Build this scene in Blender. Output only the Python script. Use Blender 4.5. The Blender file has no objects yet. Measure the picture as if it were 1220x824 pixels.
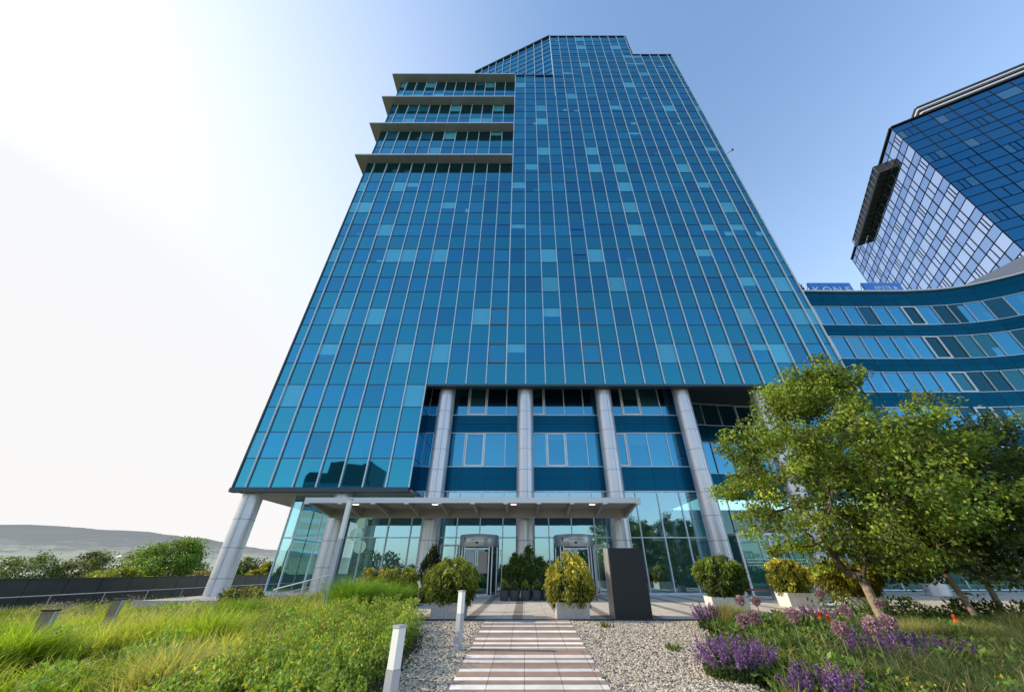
import bpy, math, random
import numpy as np
from mathutils import Vector, Matrix
R = math.radians
random.seed(7); rng = np.random.default_rng(11)
scene = bpy.context.scene
COL = scene.collection

# ------------------------------------------------------------------ helpers
def tag(o, label=None, cat=None, group=None, kind=None):
    if label: o['label'] = label
    if cat: o['category'] = cat
    if group: o['group'] = group
    if kind: o['kind'] = kind
    return o

def empty(name, loc=(0, 0, 0), rz=0.0, label=None, cat=None, group=None, parent=None):
    o = bpy.data.objects.new(name, None); COL.objects.link(o)
    o.location = loc; o.rotation_euler = (0, 0, rz); o.empty_display_size = .2
    if parent: o.parent = parent
    return tag(o, label, cat, group)

def children(o):
    return [c for c in bpy.data.objects if c.parent == o]

def copy_tree(o, parent=None):
    c = o.copy(); COL.objects.link(c); c.parent = parent
    for ch in children(o): copy_tree(ch, c)
    return c

class MB:
    """collects polygons (with a colour and a material slot each) into one mesh"""
    def __init__(s): s.v = []; s.f = []; s.c = []; s.m = []; s.sm = []
    def face(s, pts, col=(1, 1, 1), m=0, smooth=False):
        i = len(s.v); s.v += [tuple(p) for p in pts]
        s.f.append(tuple(range(i, i + len(pts)))); s.c.append(col); s.m.append(m); s.sm.append(smooth)
    def box(s, a, b, col=(1, 1, 1), m=0, M=None):
        (x0, y0, z0), (x1, y1, z1) = a, b
        P = [(x0,y0,z0),(x1,y0,z0),(x1,y1,z0),(x0,y1,z0),(x0,y0,z1),(x1,y0,z1),(x1,y1,z1),(x0,y1,z1)]
        if M is not None: P = [tuple(M @ Vector(p)) for p in P]
        i = len(s.v); s.v += P
        for q in ((0,3,2,1),(4,5,6,7),(0,1,5,4),(1,2,6,5),(2,3,7,6),(3,0,4,7)):
            s.f.append(tuple(i + k for k in q)); s.c.append(col); s.m.append(m); s.sm.append(False)
        return s
    def bar(s, p, q, w, d, col=(1, 1, 1), m=0, up=(0, 0, 1)):
        p = Vector(p); q = Vector(q); z = (q - p).normalized()
        u = Vector(up)
        if abs(z.dot(u)) > .95: u = Vector((0, 1, 0))
        x = z.cross(u).normalized(); y = x.cross(z)
        i = len(s.v)
        for e in (p, q):
            for a, b in ((-1,-1),(1,-1),(1,1),(-1,1)):
                s.v.append(tuple(e + x*a*w/2 + y*b*d/2))
        for k in ((0,1,2,3),(7,6,5,4),(0,4,5,1),(1,5,6,2),(2,6,7,3),(3,7,4,0)):
            s.f.append(tuple(i + j for j in k)); s.c.append(col); s.m.append(m); s.sm.append(False)
        return s
    def tube(s, pts, rad, n=8, col=(1, 1, 1), m=0, caps=True):
        pts = [Vector(p) for p in pts]
        if not hasattr(rad, '__len__'): rad = [rad]*len(pts)
        i0 = len(s.v); prev = None
        for k, p in enumerate(pts):
            d = (pts[min(k+1, len(pts)-1)] - pts[max(k-1, 0)]).normalized()
            ref = prev if prev is not None else (Vector((1,0,0)) if abs(d.x) < .9 else Vector((0,1,0)))
            x = (ref - d*ref.dot(d)).normalized(); prev = x; y = d.cross(x)
            for j in range(n):
                a = 2*math.pi*j/n
                s.v.append(tuple(p + (x*math.cos(a) + y*math.sin(a))*rad[k]))
        for k in range(len(pts)-1):
            for j in range(n):
                a = i0 + k*n + j; b = i0 + k*n + (j+1) % n
                s.f.append((a, b, b+n, a+n)); s.c.append(col); s.m.append(m); s.sm.append(True)
        if caps:
            s.face([s.v[i0 + j] for j in reversed(range(n))], col, m)
            e = i0 + (len(pts)-1)*n; s.face([s.v[e + j] for j in range(n)], col, m)
        return s
    def lathe(s, prof, n=32, c=(0, 0, 0), col=(1, 1, 1), m=0, caps=True, a0=0, a1=2*math.pi):
        i0 = len(s.v); full = abs(a1 - a0 - 2*math.pi) < 1e-6
        N = n if full else n + 1
        for r, z in prof:
            for j in range(N):
                a = a0 + (a1-a0)*j/n
                s.v.append((c[0] + r*math.cos(a), c[1] + r*math.sin(a), c[2] + z))
        for k in range(len(prof)-1):
            for j in range(n):
                a = i0 + k*N + j; b = i0 + k*N + (j+1) % N
                s.f.append((a, b, b+N, a+N)); s.c.append(col); s.m.append(m); s.sm.append(True)
        if caps and full:
            if prof[0][0] > 1e-4: s.face([s.v[i0 + j] for j in reversed(range(n))], col, m)
            if prof[-1][0] > 1e-4:
                e = i0 + (len(prof)-1)*N; s.face([s.v[e + j] for j in range(n)], col, m)
        return s
    def build(s, name, mats, parent=None, off=None, **t):
        me = bpy.data.meshes.new(name)
        V = s.v if off is None else [(a-off[0], b-off[1], c-off[2]) for a, b, c in s.v]
        me.from_pydata(V, [], s.f)
        if not isinstance(mats, (list, tuple)): mats = [mats]
        for m in mats: me.materials.append(m)
        me.polygons.foreach_set('material_index', s.m)
        me.polygons.foreach_set('use_smooth', s.sm)
        ca = me.color_attributes.new('col', 'FLOAT_COLOR', 'CORNER')
        arr = np.ones((len(me.loops), 4), np.float32); li = 0
        for f, c in zip(s.f, s.c):
            arr[li:li+len(f), :3] = c[:3]
            if len(c) > 3: arr[li:li+len(f), 3] = c[3]
            li += len(f)
        ca.data.foreach_set('color', arr.ravel())
        me.update()
        o = bpy.data.objects.new(name, me); COL.objects.link(o)
        if parent: o.parent = parent
        if off is not None: o.location = off
        if t: tag(o, **t)
        return o

def quads_mesh(name, V, C, mats, parent=None, grid=None, **t):
    """V: (N,k,3) with k=4 (one quad) or k=6 (two stacked quads); C: (N,3) or (N,k,3) colours"""
    N, k, _ = V.shape
    V = V.astype(np.float32)
    if k == 4: F = np.arange(N*4).reshape(N, 4)
    else:
        b = np.arange(N)[:, None]*6
        F = np.concatenate([b + np.array([0,1,3,2]), b + np.array([2,3,5,4])], 1).reshape(-1, 4)
    me = bpy.data.meshes.new(name)
    me.vertices.add(N*k); me.vertices.foreach_set('co', V.ravel())
    me.loops.add(F.size); me.loops.foreach_set('vertex_index', F.ravel().astype(np.int32))
    me.polygons.add(len(F)); me.polygons.foreach_set('loop_start', (np.arange(len(F))*4).astype(np.int32))
    ca = me.color_attributes.new('col', 'FLOAT_COLOR', 'POINT')
    if C.ndim == 2: C = np.repeat(C[:, None, :], k, 1)
    arr = np.ones((N*k, 4), np.float32); arr[:, :3] = C.reshape(-1, 3)
    ca.data.foreach_set('color', arr.ravel())
    for m in (mats if isinstance(mats, (list, tuple)) else [mats]): me.materials.append(m)
    me.update(calc_edges=True); me.validate()
    o = bpy.data.objects.new(name, me); COL.objects.link(o)
    if parent: o.parent = parent
    if t: tag(o, **t)
    return o

# ------------------------------------------------------------------ materials
def newmat(name):
    m = bpy.data.materials.new(name); m.use_nodes = True
    nt = m.node_tree; nt.nodes.clear()
    out = nt.nodes.new('ShaderNodeOutputMaterial')
    return m, nt, out
def N(nt, t, **kw):
    n = nt.nodes.new(t)
    for k, v in kw.items():
        if k in n.inputs: n.inputs[k].default_value = v
        else: setattr(n, k, v)
    return n
def L(nt, a, b): nt.links.new(a, b)

def pbr(name, col, rough=.5, metal=0.0, noise=.0, nscale=6.0, bump=0.0, spec=.5, attr=False, coord='Object'):
    m, nt, out = newmat(name)
    p = N(nt, 'ShaderNodeBsdfPrincipled', Roughness=rough, Metallic=metal)
    p.inputs['Specular IOR Level'].default_value = spec
    p.inputs['Base Color'].default_value = (*col, 1)
    src = None
    if attr:
        a = N(nt, 'ShaderNodeAttribute', attribute_name='col')
        mu = N(nt, 'ShaderNodeMixRGB', blend_type='MULTIPLY'); mu.inputs[0].default_value = 1
        mu.inputs[2].default_value = (*col, 1); L(nt, a.outputs['Color'], mu.inputs[1]); src = mu.outputs[0]
        L(nt, src, p.inputs['Base Color'])
    if noise > 0 or bump > 0:
        tc = N(nt, 'ShaderNodeTexCoord'); no = N(nt, 'ShaderNodeTexNoise', Scale=nscale, Detail=6.0, Roughness=.65)
        L(nt, tc.outputs[coord], no.inputs['Vector'])
        if noise > 0:
            r = N(nt, 'ShaderNodeMapRange'); r.inputs[1].default_value = .25; r.inputs[2].default_value = .75
            r.inputs[3].default_value = 1-noise; r.inputs[4].default_value = 1+noise
            L(nt, no.outputs['Fac'], r.inputs[0])
            mx = N(nt, 'ShaderNodeMixRGB', blend_type='MULTIPLY'); mx.inputs[0].default_value = 1
            if src: L(nt, src, mx.inputs[1])
            else: mx.inputs[1].default_value = (*col, 1)
            cc = N(nt, 'ShaderNodeCombineColor')
            for i in range(3): L(nt, r.outputs[0], cc.inputs[i])
            L(nt, cc.outputs[0], mx.inputs[2]); L(nt, mx.outputs[0], p.inputs['Base Color'])
            rr = N(nt, 'ShaderNodeMapRange'); rr.inputs[3].default_value = max(0, rough-.08); rr.inputs[4].default_value = min(1, rough+.1)
            L(nt, no.outputs['Fac'], rr.inputs[0]); L(nt, rr.outputs[0], p.inputs['Roughness'])
        if bump > 0:
            b = N(nt, 'ShaderNodeBump', Strength=bump, Distance=.02); L(nt, no.outputs['Fac'], b.inputs['Height'])
            L(nt, b.outputs[0], p.inputs['Normal'])
    L(nt, p.outputs[0], out.inputs[0])
    return m

def coated_glass(name, tint, refl=.7, rough=.02, wav=.0, front=None):
    """opaque solar-control glass: diffuse interior (attribute colour) under a tinted mirror coat"""
    m, nt, out = newmat(name)
    a = N(nt, 'ShaderNodeAttribute', attribute_name='col')
    d = N(nt, 'ShaderNodeBsdfDiffuse'); L(nt, a.outputs['Color'], d.inputs[0])
    g = N(nt, 'ShaderNodeBsdfGlossy', Roughness=rough); g.inputs[0].default_value = (*tint, 1)
    g2 = N(nt, 'ShaderNodeBsdfGlossy', Roughness=rough); g2.inputs[0].default_value = (*(front or (min(1, tint[0]*2.6), min(1, tint[1]*2.2), min(1, tint[2]*1.7))), 1)
    fr = N(nt, 'ShaderNodeFresnel', IOR=1.5)
    rm = N(nt, 'ShaderNodeMath', operation='MULTIPLY'); rm.inputs[1].default_value = refl; L(nt, a.outputs['Alpha'], rm.inputs[0])
    mx = N(nt, 'ShaderNodeMixShader'); L(nt, rm.outputs[0], mx.inputs[0])
    L(nt, d.outputs[0], mx.inputs[1]); L(nt, g.outputs[0], mx.inputs[2])
    m2 = N(nt, 'ShaderNodeMixShader'); L(nt, fr.outputs[0], m2.inputs[0])
    L(nt, mx.outputs[0], m2.inputs[1]); L(nt, g2.outputs[0], m2.inputs[2])
    if wav > 0:
        tc = N(nt, 'ShaderNodeTexCoord'); no = N(nt, 'ShaderNodeTexNoise', Scale=.45, Detail=1.0)
        L(nt, tc.outputs['Object'], no.inputs['Vector'])
        b = N(nt, 'ShaderNodeBump', Strength=wav, Distance=.05); L(nt, no.outputs['Fac'], b.inputs['Height'])
        for n in (g, g2): L(nt, b.outputs[0], n.inputs['Normal'])
    L(nt, m2.outputs[0], out.inputs[0])
    return m

def clear_glass(name, tint=(.62, .82, .8), refl_ior=1.9, base=.12):
    m, nt, out = newmat(name)
    t = N(nt, 'ShaderNodeBsdfTransparent'); t.inputs[0].default_value = (*tint, 1)
    g = N(nt, 'ShaderNodeBsdfGlossy', Roughness=.01); g.inputs[0].default_value = (.50, .82, .98, 1)
    fr = N(nt, 'ShaderNodeFresnel', IOR=refl_ior)
    ad = N(nt, 'ShaderNodeMath', operation='ADD'); ad.inputs[1].default_value = base; ad.use_clamp = True
    L(nt, fr.outputs[0], ad.inputs[0])
    mx = N(nt, 'ShaderNodeMixShader'); L(nt, ad.outputs[0], mx.inputs[0])
    L(nt, t.outputs[0], mx.inputs[1]); L(nt, g.outputs[0], mx.inputs[2]); L(nt, mx.outputs[0], out.inputs[0])
    return m

def foliage(name, trans=.4, rough=.55, noise=.28, gain=1.12):
    m, nt, out = newmat(name)
    a = N(nt, 'ShaderNodeAttribute', attribute_name='col')
    geo = N(nt, 'ShaderNodeNewGeometry'); no = N(nt, 'ShaderNodeTexNoise', Scale=1.7, Detail=3.0)
    L(nt, geo.outputs['Position'], no.inputs['Vector'])
    r = N(nt, 'ShaderNodeMapRange'); r.inputs[1].default_value = .3; r.inputs[2].default_value = .7
    r.inputs[3].default_value = gain*(1-noise); r.inputs[4].default_value = gain*(1+noise); L(nt, no.outputs['Fac'], r.inputs[0])
    cc = N(nt, 'ShaderNodeCombineColor')
    for i in range(3): L(nt, r.outputs[0], cc.inputs[i])
    mu = N(nt, 'ShaderNodeMixRGB', blend_type='MULTIPLY'); mu.inputs[0].default_value = 1
    L(nt, a.outputs['Color'], mu.inputs[1]); L(nt, cc.outputs[0], mu.inputs[2])
    p = N(nt, 'ShaderNodeBsdfPrincipled', Roughness=rough); p.inputs['Specular IOR Level'].default_value = .3
    L(nt, mu.outputs[0], p.inputs['Base Color'])
    tr = N(nt, 'ShaderNodeBsdfTranslucent')
    wm = N(nt, 'ShaderNodeMixRGB', blend_type='MULTIPLY'); wm.inputs[0].default_value = 1
    wm.inputs[2].default_value = (1.5, 1.35, .6, 1); L(nt, mu.outputs[0], wm.inputs[1]); L(nt, wm.outputs[0], tr.inputs[0])
    mx = N(nt, 'ShaderNodeMixShader'); mx.inputs[0].default_value = trans
    L(nt, p.outputs[0], mx.inputs[1]); L(nt, tr.outputs[0], mx.inputs[2]); L(nt, mx.outputs[0], out.inputs[0])
    return m

def gravel_mat(name, c0, c1, c2, scale=26.0):
    m, nt, out = newmat(name)
    geo = N(nt, 'ShaderNodeNewGeometry')
    vo = N(nt, 'ShaderNodeTexVoronoi', Scale=scale); L(nt, geo.outputs['Position'], vo.inputs['Vector'])
    big = N(nt, 'ShaderNodeTexNoise', Scale=.9, Detail=4.0); L(nt, geo.outputs['Position'], big.inputs['Vector'])
    sep = N(nt, 'ShaderNodeSeparateColor'); L(nt, vo.outputs['Color'], sep.inputs[0])
    ra = N(nt, 'ShaderNodeValToRGB'); e = ra.color_ramp.elements
    e[0].position = .0; e[0].color = (*c0, 1); e[1].position = 1; e[1].color = (*c2, 1)
    x = e.new(.35); x.color = (*c1, 1)
    L(nt, sep.outputs[0], ra.inputs[0])
    r = N(nt, 'ShaderNodeMapRange'); r.inputs[3].default_value = .8; r.inputs[4].default_value = 1.2; L(nt, big.outputs['Fac'], r.inputs[0])
    cc = N(nt, 'ShaderNodeCombineColor')
    for i in range(3): L(nt, r.outputs[0], cc.inputs[i])
    mu = N(nt, 'ShaderNodeMixRGB', blend_type='MULTIPLY'); mu.inputs[0].default_value = 1
    L(nt, ra.outputs[0], mu.inputs[1]); L(nt, cc.outputs[0], mu.inputs[2])
    p = N(nt, 'ShaderNodeBsdfPrincipled', Roughness=.85); L(nt, mu.outputs[0], p.inputs['Base Color'])
    b = N(nt, 'ShaderNodeBump', Strength=1.0, Distance=.03, invert=True); L(nt, vo.outputs['Distance'], b.inputs['Height'])
    L(nt, b.outputs[0], p.inputs['Normal']); L(nt, p.outputs[0], out.inputs[0])
    return m

def paver_mat(name, attr=True, bw=.3, bh=.1, col=(1, 1, 1), joint=.5, jit=.12, mortar=.006, offset=.5, rough=.75):
    """brick joints laid in world XY, colour from the attribute"""
    m, nt, out = newmat(name)
    geo = N(nt, 'ShaderNodeNewGeometry')
    br = N(nt, 'ShaderNodeTexBrick', Scale=1.0); br.offset = offset
    br.inputs['Brick Width'].default_value = bw; br.inputs['Row Height'].default_value = bh
    br.inputs['Mortar Size'].default_value = mortar; br.inputs['Mortar Smooth'].default_value = .1
    br.inputs['Color1'].default_value = (1-jit, 1-jit, 1-jit, 1); br.inputs['Color2'].default_value = (1+jit, 1+jit, 1+jit, 1)
    br.inputs['Mortar'].default_value = (joint, joint, joint, 1)
    L(nt, geo.outputs['Position'], br.inputs['Vector'])
    a = N(nt, 'ShaderNodeAttribute', attribute_name='col')
    no = N(nt, 'ShaderNodeTexNoise', Scale=2.2, Detail=7.0, Roughness=.7); L(nt, geo.outputs['Position'], no.inputs['Vector'])
    r = N(nt, 'ShaderNodeMapRange'); r.inputs[1].default_value = .25; r.inputs[2].default_value = .75
    r.inputs[3].default_value = .70; r.inputs[4].default_value = 1.16; L(nt, no.outputs['Fac'], r.inputs[0])
    cc = N(nt, 'ShaderNodeCombineColor')
    for i in range(3): L(nt, r.outputs[0], cc.inputs[i])
    m1 = N(nt, 'ShaderNodeMixRGB', blend_type='MULTIPLY'); m1.inputs[0].default_value = 1
    m2 = N(nt, 'ShaderNodeMixRGB', blend_type='MULTIPLY'); m2.inputs[0].default_value = 1
    L(nt, a.outputs['Color'], m1.inputs[1]); L(nt, br.outputs['Color'], m1.inputs[2])
    L(nt, m1.outputs[0], m2.inputs[1]); L(nt, cc.outputs[0], m2.inputs[2])
    p = N(nt, 'ShaderNodeBsdfPrincipled', Roughness=rough); L(nt, m2.outputs[0], p.inputs['Base Color'])
    b = N(nt, 'ShaderNodeBump', Strength=.4, Distance=.01); L(nt, br.outputs['Fac'], b.inputs['Height']); b.invert = True
    L(nt, b.outputs[0], p.inputs['Normal']); L(nt, p.outputs[0], out.inputs[0])
    return m

M = {}
M['glass'] = coated_glass('blue_glass', (.015, .222, .375), .85, .015, .16, (.5, .86, 1))
M['glassdark'] = coated_glass('dim_face_glass', (.012, .13, .26), .85, .02, .12, (.3, .6, .9))  # far tower's right face: its dimmer reflections put into a darker tint
M['spandrel'] = coated_glass('spandrel_glass', (.014, .235, .335), .82, .02, .1, (.5, .88, 1))
M['glass2'] = coated_glass('wing_glass', (.06, .265, .43), .8, .015, .12)
M['band'] = coated_glass('blue_enamel_glass', (.01, .12, .22), .14, .12)
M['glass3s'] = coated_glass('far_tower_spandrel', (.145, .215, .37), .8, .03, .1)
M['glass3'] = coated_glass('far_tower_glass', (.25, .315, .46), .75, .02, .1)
M['clear'] = clear_glass('lobby_glass', (.50,.78,.78), 2.0, .36)
M['sideglass'] = clear_glass('pavilion_glass', (.55, .80, .74), 1.6, .06)
M['alu'] = pbr('pale_aluminium', (.62, .66, .72), .35, .55, .06, 3)
M['mull'] = pbr('mullion_aluminium', (.64, .70, .76), .4, .1)
M['dark'] = pbr('dark_metal', (.03, .032, .035), .45, .3)
M['transom'] = pbr('grey_metal', (.05, .07, .09), .45, .4)
M['bronze'] = pbr('bronze_frame', (.22, .16, .10), .45, .4)
M['fin'] = pbr('sunshade_metal', (.40, .36, .34), .5, .2, .06, 1.5)
M['finedge'] = pbr('sunshade_edge', (.62, .63, .65), .4, .3)
M['column'] = pbr('column_cladding', (.60, .60, .64), .34, .5, .05, 2.0)
M['joint'] = pbr('dark_joint', (.05, .05, .055), .6)
M['canopy'] = pbr('canopy_paint', (.40, .385, .37), .45, .2, .05, 2)
M['soffit'] = pbr('soffit_panel', (.36, .34, .31), .6, .1, .08, 1)
M['darksoffit'] = pbr('dark_soffit', (.05, .048, .05), .55, .1, .1, 1)
M['darkwall'] = pbr('interior_dark', (.05, .065, .07), .7)
M['interior'] = pbr('interior_wall', (.38, .50, .47), .7, 0, .1, .6)
M['ifloor'] = pbr('interior_floor', (.16, .16, .15), .25)
M['white'] = pbr('white_frame', (.72, .73, .74), .4, .1)
M['stone'] = pbr('planter_concrete', (.42, .41, .40), .85, 0, .25, 14, .5)
M['whitestone'] = pbr('pale_planter', (.62, .60, .57), .8, 0, .15, 10, .4)
M['grid'] = pbr('black_grid', (.012, .014, .018), .7, 0, spec=.2)
M['mono'] = pbr('dark_stone', (.011, .0125, .016), .5, .1, .22, 8, .15)
M['monoside'] = pbr('sunlit_side', (.42, .40, .38), .45, .5, .12, 3)
M['potmat'] = pbr('charcoal_pot', (.055, .058, .065), .6, 0, .15, 7)
M['soil'] = pbr('garden_soil', (.055, .045, .03), .95, 0, .4, 5, .6, coord='Object')
M['farground'] = pbr('far_ground', (.10, .13, .06), .95, 0, .4, .02)
M['leaf'] = foliage('tree_leaf', .36)
M['grassm'] = foliage('grass_blade', .48, .5, .32)
M['shrubm'] = foliage('shrub_leaf', .35)
M['petal'] = foliage('petal', .3)
M['bark'] = pbr('bark', (.30, .225, .16), .95, 0, .55, 14, 1.0)
M['twig'] = pbr('twig', (.10, .075, .05), .9, 0, .3, 9)
M['wedge'] = pbr('weathered_plate', (.26, .19, .115), .6, .1, .25, 5)
M['wood'] = pbr('red_brown_wood', (.20, .075, .05), .6, 0, .2, 8)
M['post'] = pbr('bollard_paint', (.50, .51, .56), .4, .3, .05, 4)
M['diffuser'] = pbr('lamp_diffuser', (.86, .85, .82), .35)
M['signblue'] = pbr('sign_blue', (.015, .22, .72), .4, 0, .05, 2)
M['signwhite'] = pbr('sign_white', (.9, .92, .95), .5)
M['rail'] = pbr('brushed_steel', (.55, .55, .54), .35, .7)
M['parapet'] = pbr('dark_panel', (.035, .045, .05), .3, .1, .3, .8)
M['gravel'] = gravel_mat('gravel', (.05, .045, .04), (.56, .46, .34), (.80, .68, .52), 24)
M['paver'] = paver_mat('terrace_paver', True, .74, .74, joint=.6, jit=.07, offset=0.0, mortar=.008)
M['pathp'] = paver_mat('path_paver', True, .62, 5.0, joint=.5, jit=.08, mortar=.008)
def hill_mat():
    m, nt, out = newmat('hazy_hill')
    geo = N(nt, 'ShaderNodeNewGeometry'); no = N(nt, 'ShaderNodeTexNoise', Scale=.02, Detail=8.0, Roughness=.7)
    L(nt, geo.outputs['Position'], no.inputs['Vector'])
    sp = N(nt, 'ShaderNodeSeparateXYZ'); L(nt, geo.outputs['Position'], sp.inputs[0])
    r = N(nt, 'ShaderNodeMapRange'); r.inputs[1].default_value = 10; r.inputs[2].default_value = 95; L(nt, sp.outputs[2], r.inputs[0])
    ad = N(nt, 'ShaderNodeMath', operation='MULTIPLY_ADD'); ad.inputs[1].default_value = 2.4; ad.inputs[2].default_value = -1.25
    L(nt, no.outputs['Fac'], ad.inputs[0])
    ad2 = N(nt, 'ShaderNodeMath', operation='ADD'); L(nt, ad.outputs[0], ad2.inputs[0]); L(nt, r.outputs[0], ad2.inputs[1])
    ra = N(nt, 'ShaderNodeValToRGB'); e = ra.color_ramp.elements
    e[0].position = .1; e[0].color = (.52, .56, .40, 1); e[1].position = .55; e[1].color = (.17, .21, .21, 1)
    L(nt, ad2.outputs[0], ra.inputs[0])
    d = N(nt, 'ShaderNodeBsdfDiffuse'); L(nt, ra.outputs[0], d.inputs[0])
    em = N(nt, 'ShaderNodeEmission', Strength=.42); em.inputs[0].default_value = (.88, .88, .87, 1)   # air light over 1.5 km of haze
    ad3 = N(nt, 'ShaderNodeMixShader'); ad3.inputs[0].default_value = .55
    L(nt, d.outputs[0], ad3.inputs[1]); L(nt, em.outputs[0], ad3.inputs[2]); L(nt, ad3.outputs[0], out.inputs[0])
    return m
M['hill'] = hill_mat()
def lamp_mat(name, c, s):
    m, nt, out = newmat(name); e = N(nt, 'ShaderNodeEmission', Strength=s); e.inputs[0].default_value = (*c, 1)
    L(nt, e.outputs[0], out.inputs[0]); return m
M['lamp'] = lamp_mat('warm_downlight', (1, .85, .6), 3.0)
M['globe'] = lamp_mat('paper_globe', (.80, .92, .74), .75)

# ------------------------------------------------------------------ camera, world, sun
cam = bpy.data.cameras.new('camera'); co = bpy.data.objects.new('camera', cam); COL.objects.link(co)
HC = 1.26
co.location = (0, 0, HC); co.rotation_euler = (math.pi/2 + math.atan(268/421), 0, 0)
cam.sensor_width = 36; cam.lens = 36*421/1220; cam.shift_x = -15/1220; cam.clip_end = 8000; cam.clip_start = .05
scene.camera = co

SUN_AZ, SUN_EL = R(-86), R(27)      # azimuth from +Y towards +X
sd = Vector((math.sin(SUN_AZ)*math.cos(SUN_EL), math.cos(SUN_AZ)*math.cos(SUN_EL), math.sin(SUN_EL)))
sun = bpy.data.lights.new('sun', 'SUN'); so = bpy.data.objects.new('sun', sun); COL.objects.link(so)
sun.energy = 5.0; sun.angle = R(.6); sun.color = (1.0, .87, .68)
so.rotation_euler = sd.to_track_quat('Z', 'Y').to_euler(); so.location = (-30, 10, 30)

w = bpy.data.worlds.new('World'); scene.world = w; w.use_nodes = True
nt = w.node_tree; bg = nt.nodes['Background']
sky = N(nt, 'ShaderNodeTexSky', sky_type='NISHITA'); sky.sun_disc = False
sky.sun_elevation = SUN_EL; sky.sun_rotation = SUN_AZ; sky.air_density = 1.0; sky.dust_density = 1.2; sky.ozone_density = 2.5
bg.inputs['Strength'].default_value = .15
# forward-scattering haze around the sun's side of the sky and along the horizon
tc = N(nt, 'ShaderNodeTexCoord'); nrm = N(nt, 'ShaderNodeVectorMath', operation='NORMALIZE'); L(nt, tc.outputs['Generated'], nrm.inputs[0])
dt = N(nt, 'ShaderNodeVectorMath', operation='DOT_PRODUCT'); dt.inputs[1].default_value = (-.925, .345, .16)
L(nt, nrm.outputs[0], dt.inputs[0])
mr = N(nt, 'ShaderNodeMapRange', interpolation_type='SMOOTHSTEP'); mr.inputs[1].default_value = .12; mr.inputs[2].default_value = 1.2
L(nt, dt.outputs['Value'], mr.inputs[0])
sx = N(nt, 'ShaderNodeSeparateXYZ'); L(nt, nrm.outputs[0], sx.inputs[0])
hz = N(nt, 'ShaderNodeMapRange', interpolation_type='SMOOTHSTEP'); hz.inputs[1].default_value = .95; hz.inputs[2].default_value = .0
hz.inputs[3].default_value = 0; hz.inputs[4].default_value = .42; L(nt, sx.outputs[2], hz.inputs[0])
sm = N(nt, 'ShaderNodeMath', operation='ADD'); sm.use_clamp = True; L(nt, mr.outputs[0], sm.inputs[0]); L(nt, hz.outputs[0], sm.inputs[1])
mxs = N(nt, 'ShaderNodeMixRGB', blend_type='MIX'); L(nt, sm.outputs[0], mxs.inputs[0]); gn = N(nt, 'ShaderNodeMixRGB', blend_type='MULTIPLY'); gn.inputs[0].default_value = 1; gn.inputs[2].default_value = (2.7, 2.75, 2.6, 1); L(nt, sky.outputs[0], gn.inputs[1]); L(nt, gn.outputs[0], mxs.inputs[1])
wc = N(nt, 'ShaderNodeMixRGB'); L(nt, hz.outputs[0], wc.inputs[0]); wc.inputs[1].default_value = (6.1, 6.3, 6.7, 1); wc.inputs[2].default_value = (6.9, 6.4, 5.7, 1); L(nt, wc.outputs[0], mxs.inputs[2])
L(nt, mxs.outputs[0], bg.inputs[0])
scene.view_settings.view_transform = 'Standard'; scene.view_settings.look = 'None'; scene.view_settings.exposure = 0
scene.render.engine = 'CYCLES'
scene.cycles.max_bounces = 8; scene.cycles.transparent_max_bounces = 16; scene.cycles.glossy_bounces = 4

# ------------------------------------------------------------------ terrain
def sstep(a, b, x): t = np.clip((x-a)/(b-a), 0, 1); return t*t*(3-2*t)
def gz(x, y):
    x = np.asarray(x, float); y = np.asarray(y, float)
    z = -.03 - .052*np.clip(13.7 - y, 0, None)
    z = z - .55*sstep(-8, -16, x)
    return z
def grid_sheet(name, x0, x1, y0, y1, nx, ny, mat, dz=0.0, fn=None, kind='structure', cut=None):
    b = MB(); xs = np.linspace(x0, x1, nx+1); ys = np.linspace(y0, y1, ny+1)
    f = fn or gz
    for i in range(nx):
        for j in range(ny):
            if cut and cut((xs[i]+xs[i+1])/2, (ys[j]+ys[j+1])/2): continue
            b.face([(x, y, float(f(x, y))+dz) for x, y in ((xs[i],ys[j]),(xs[i+1],ys[j]),(xs[i+1],ys[j+1]),(xs[i],ys[j+1]))])
    return b.build(name, mat, kind=kind)
b = MB(); b.face([(-4000,-4000,-4.2),(4000,-4000,-4.2),(4000,4000,-4.2),(-4000,4000,-4.2)]); b.build('ground', M['farground'], kind='structure')
grid_sheet('garden_soil', -25, 30, -12, 13.66, 55, 26, M['soil'], -.03)
grid_sheet('garden_soil', -25, -5.4, 13.66, 60, 20, 30, M['soil'], -.03)
# gravel strips: polygons hugging the path
def strip(name, rows, mat, dz):
    b = MB()
    for (ya, a0, a1), (yb, b0, b1) in zip(rows[:-1], rows[1:]):
        n = max(1, int((yb-ya)/.5))
        for i in range(n):
            t0, t1 = i/n, (i+1)/n
            y0, y1 = ya+(yb-ya)*t0, ya+(yb-ya)*t1
            l0, r0 = a0+(b0-a0)*t0, a1+(b1-a1)*t0; l1, r1 = a0+(b0-a0)*t1, a1+(b1-a1)*t1
            b.face([(l0,y0,float(gz(0,y0))+dz),(r0,y0,float(gz(0,y0))+dz),(r1,y1,float(gz(0,y1))+dz),(l1,y1,float(gz(0,y1))+dz)])
    return b.build(name, mat, kind='structure')
GL = [(-6,-2.2,-1.2),(7,-2.15,-1.2),(10.5,-2.3,-1.2),(12.3,-2.9,-1.2),(13.66,-3.6,-1.2)]
GR = [(-6,1.36,2.6),(6,1.36,3.0),(7.6,1.36,3.7),(10,1.36,4.1),(12.3,1.36,4.9),(13.66,1.36,5.6)]
strip('gravel', GL, M['gravel'], .012); strip('gravel', GR, M['gravel'], .012)
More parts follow.
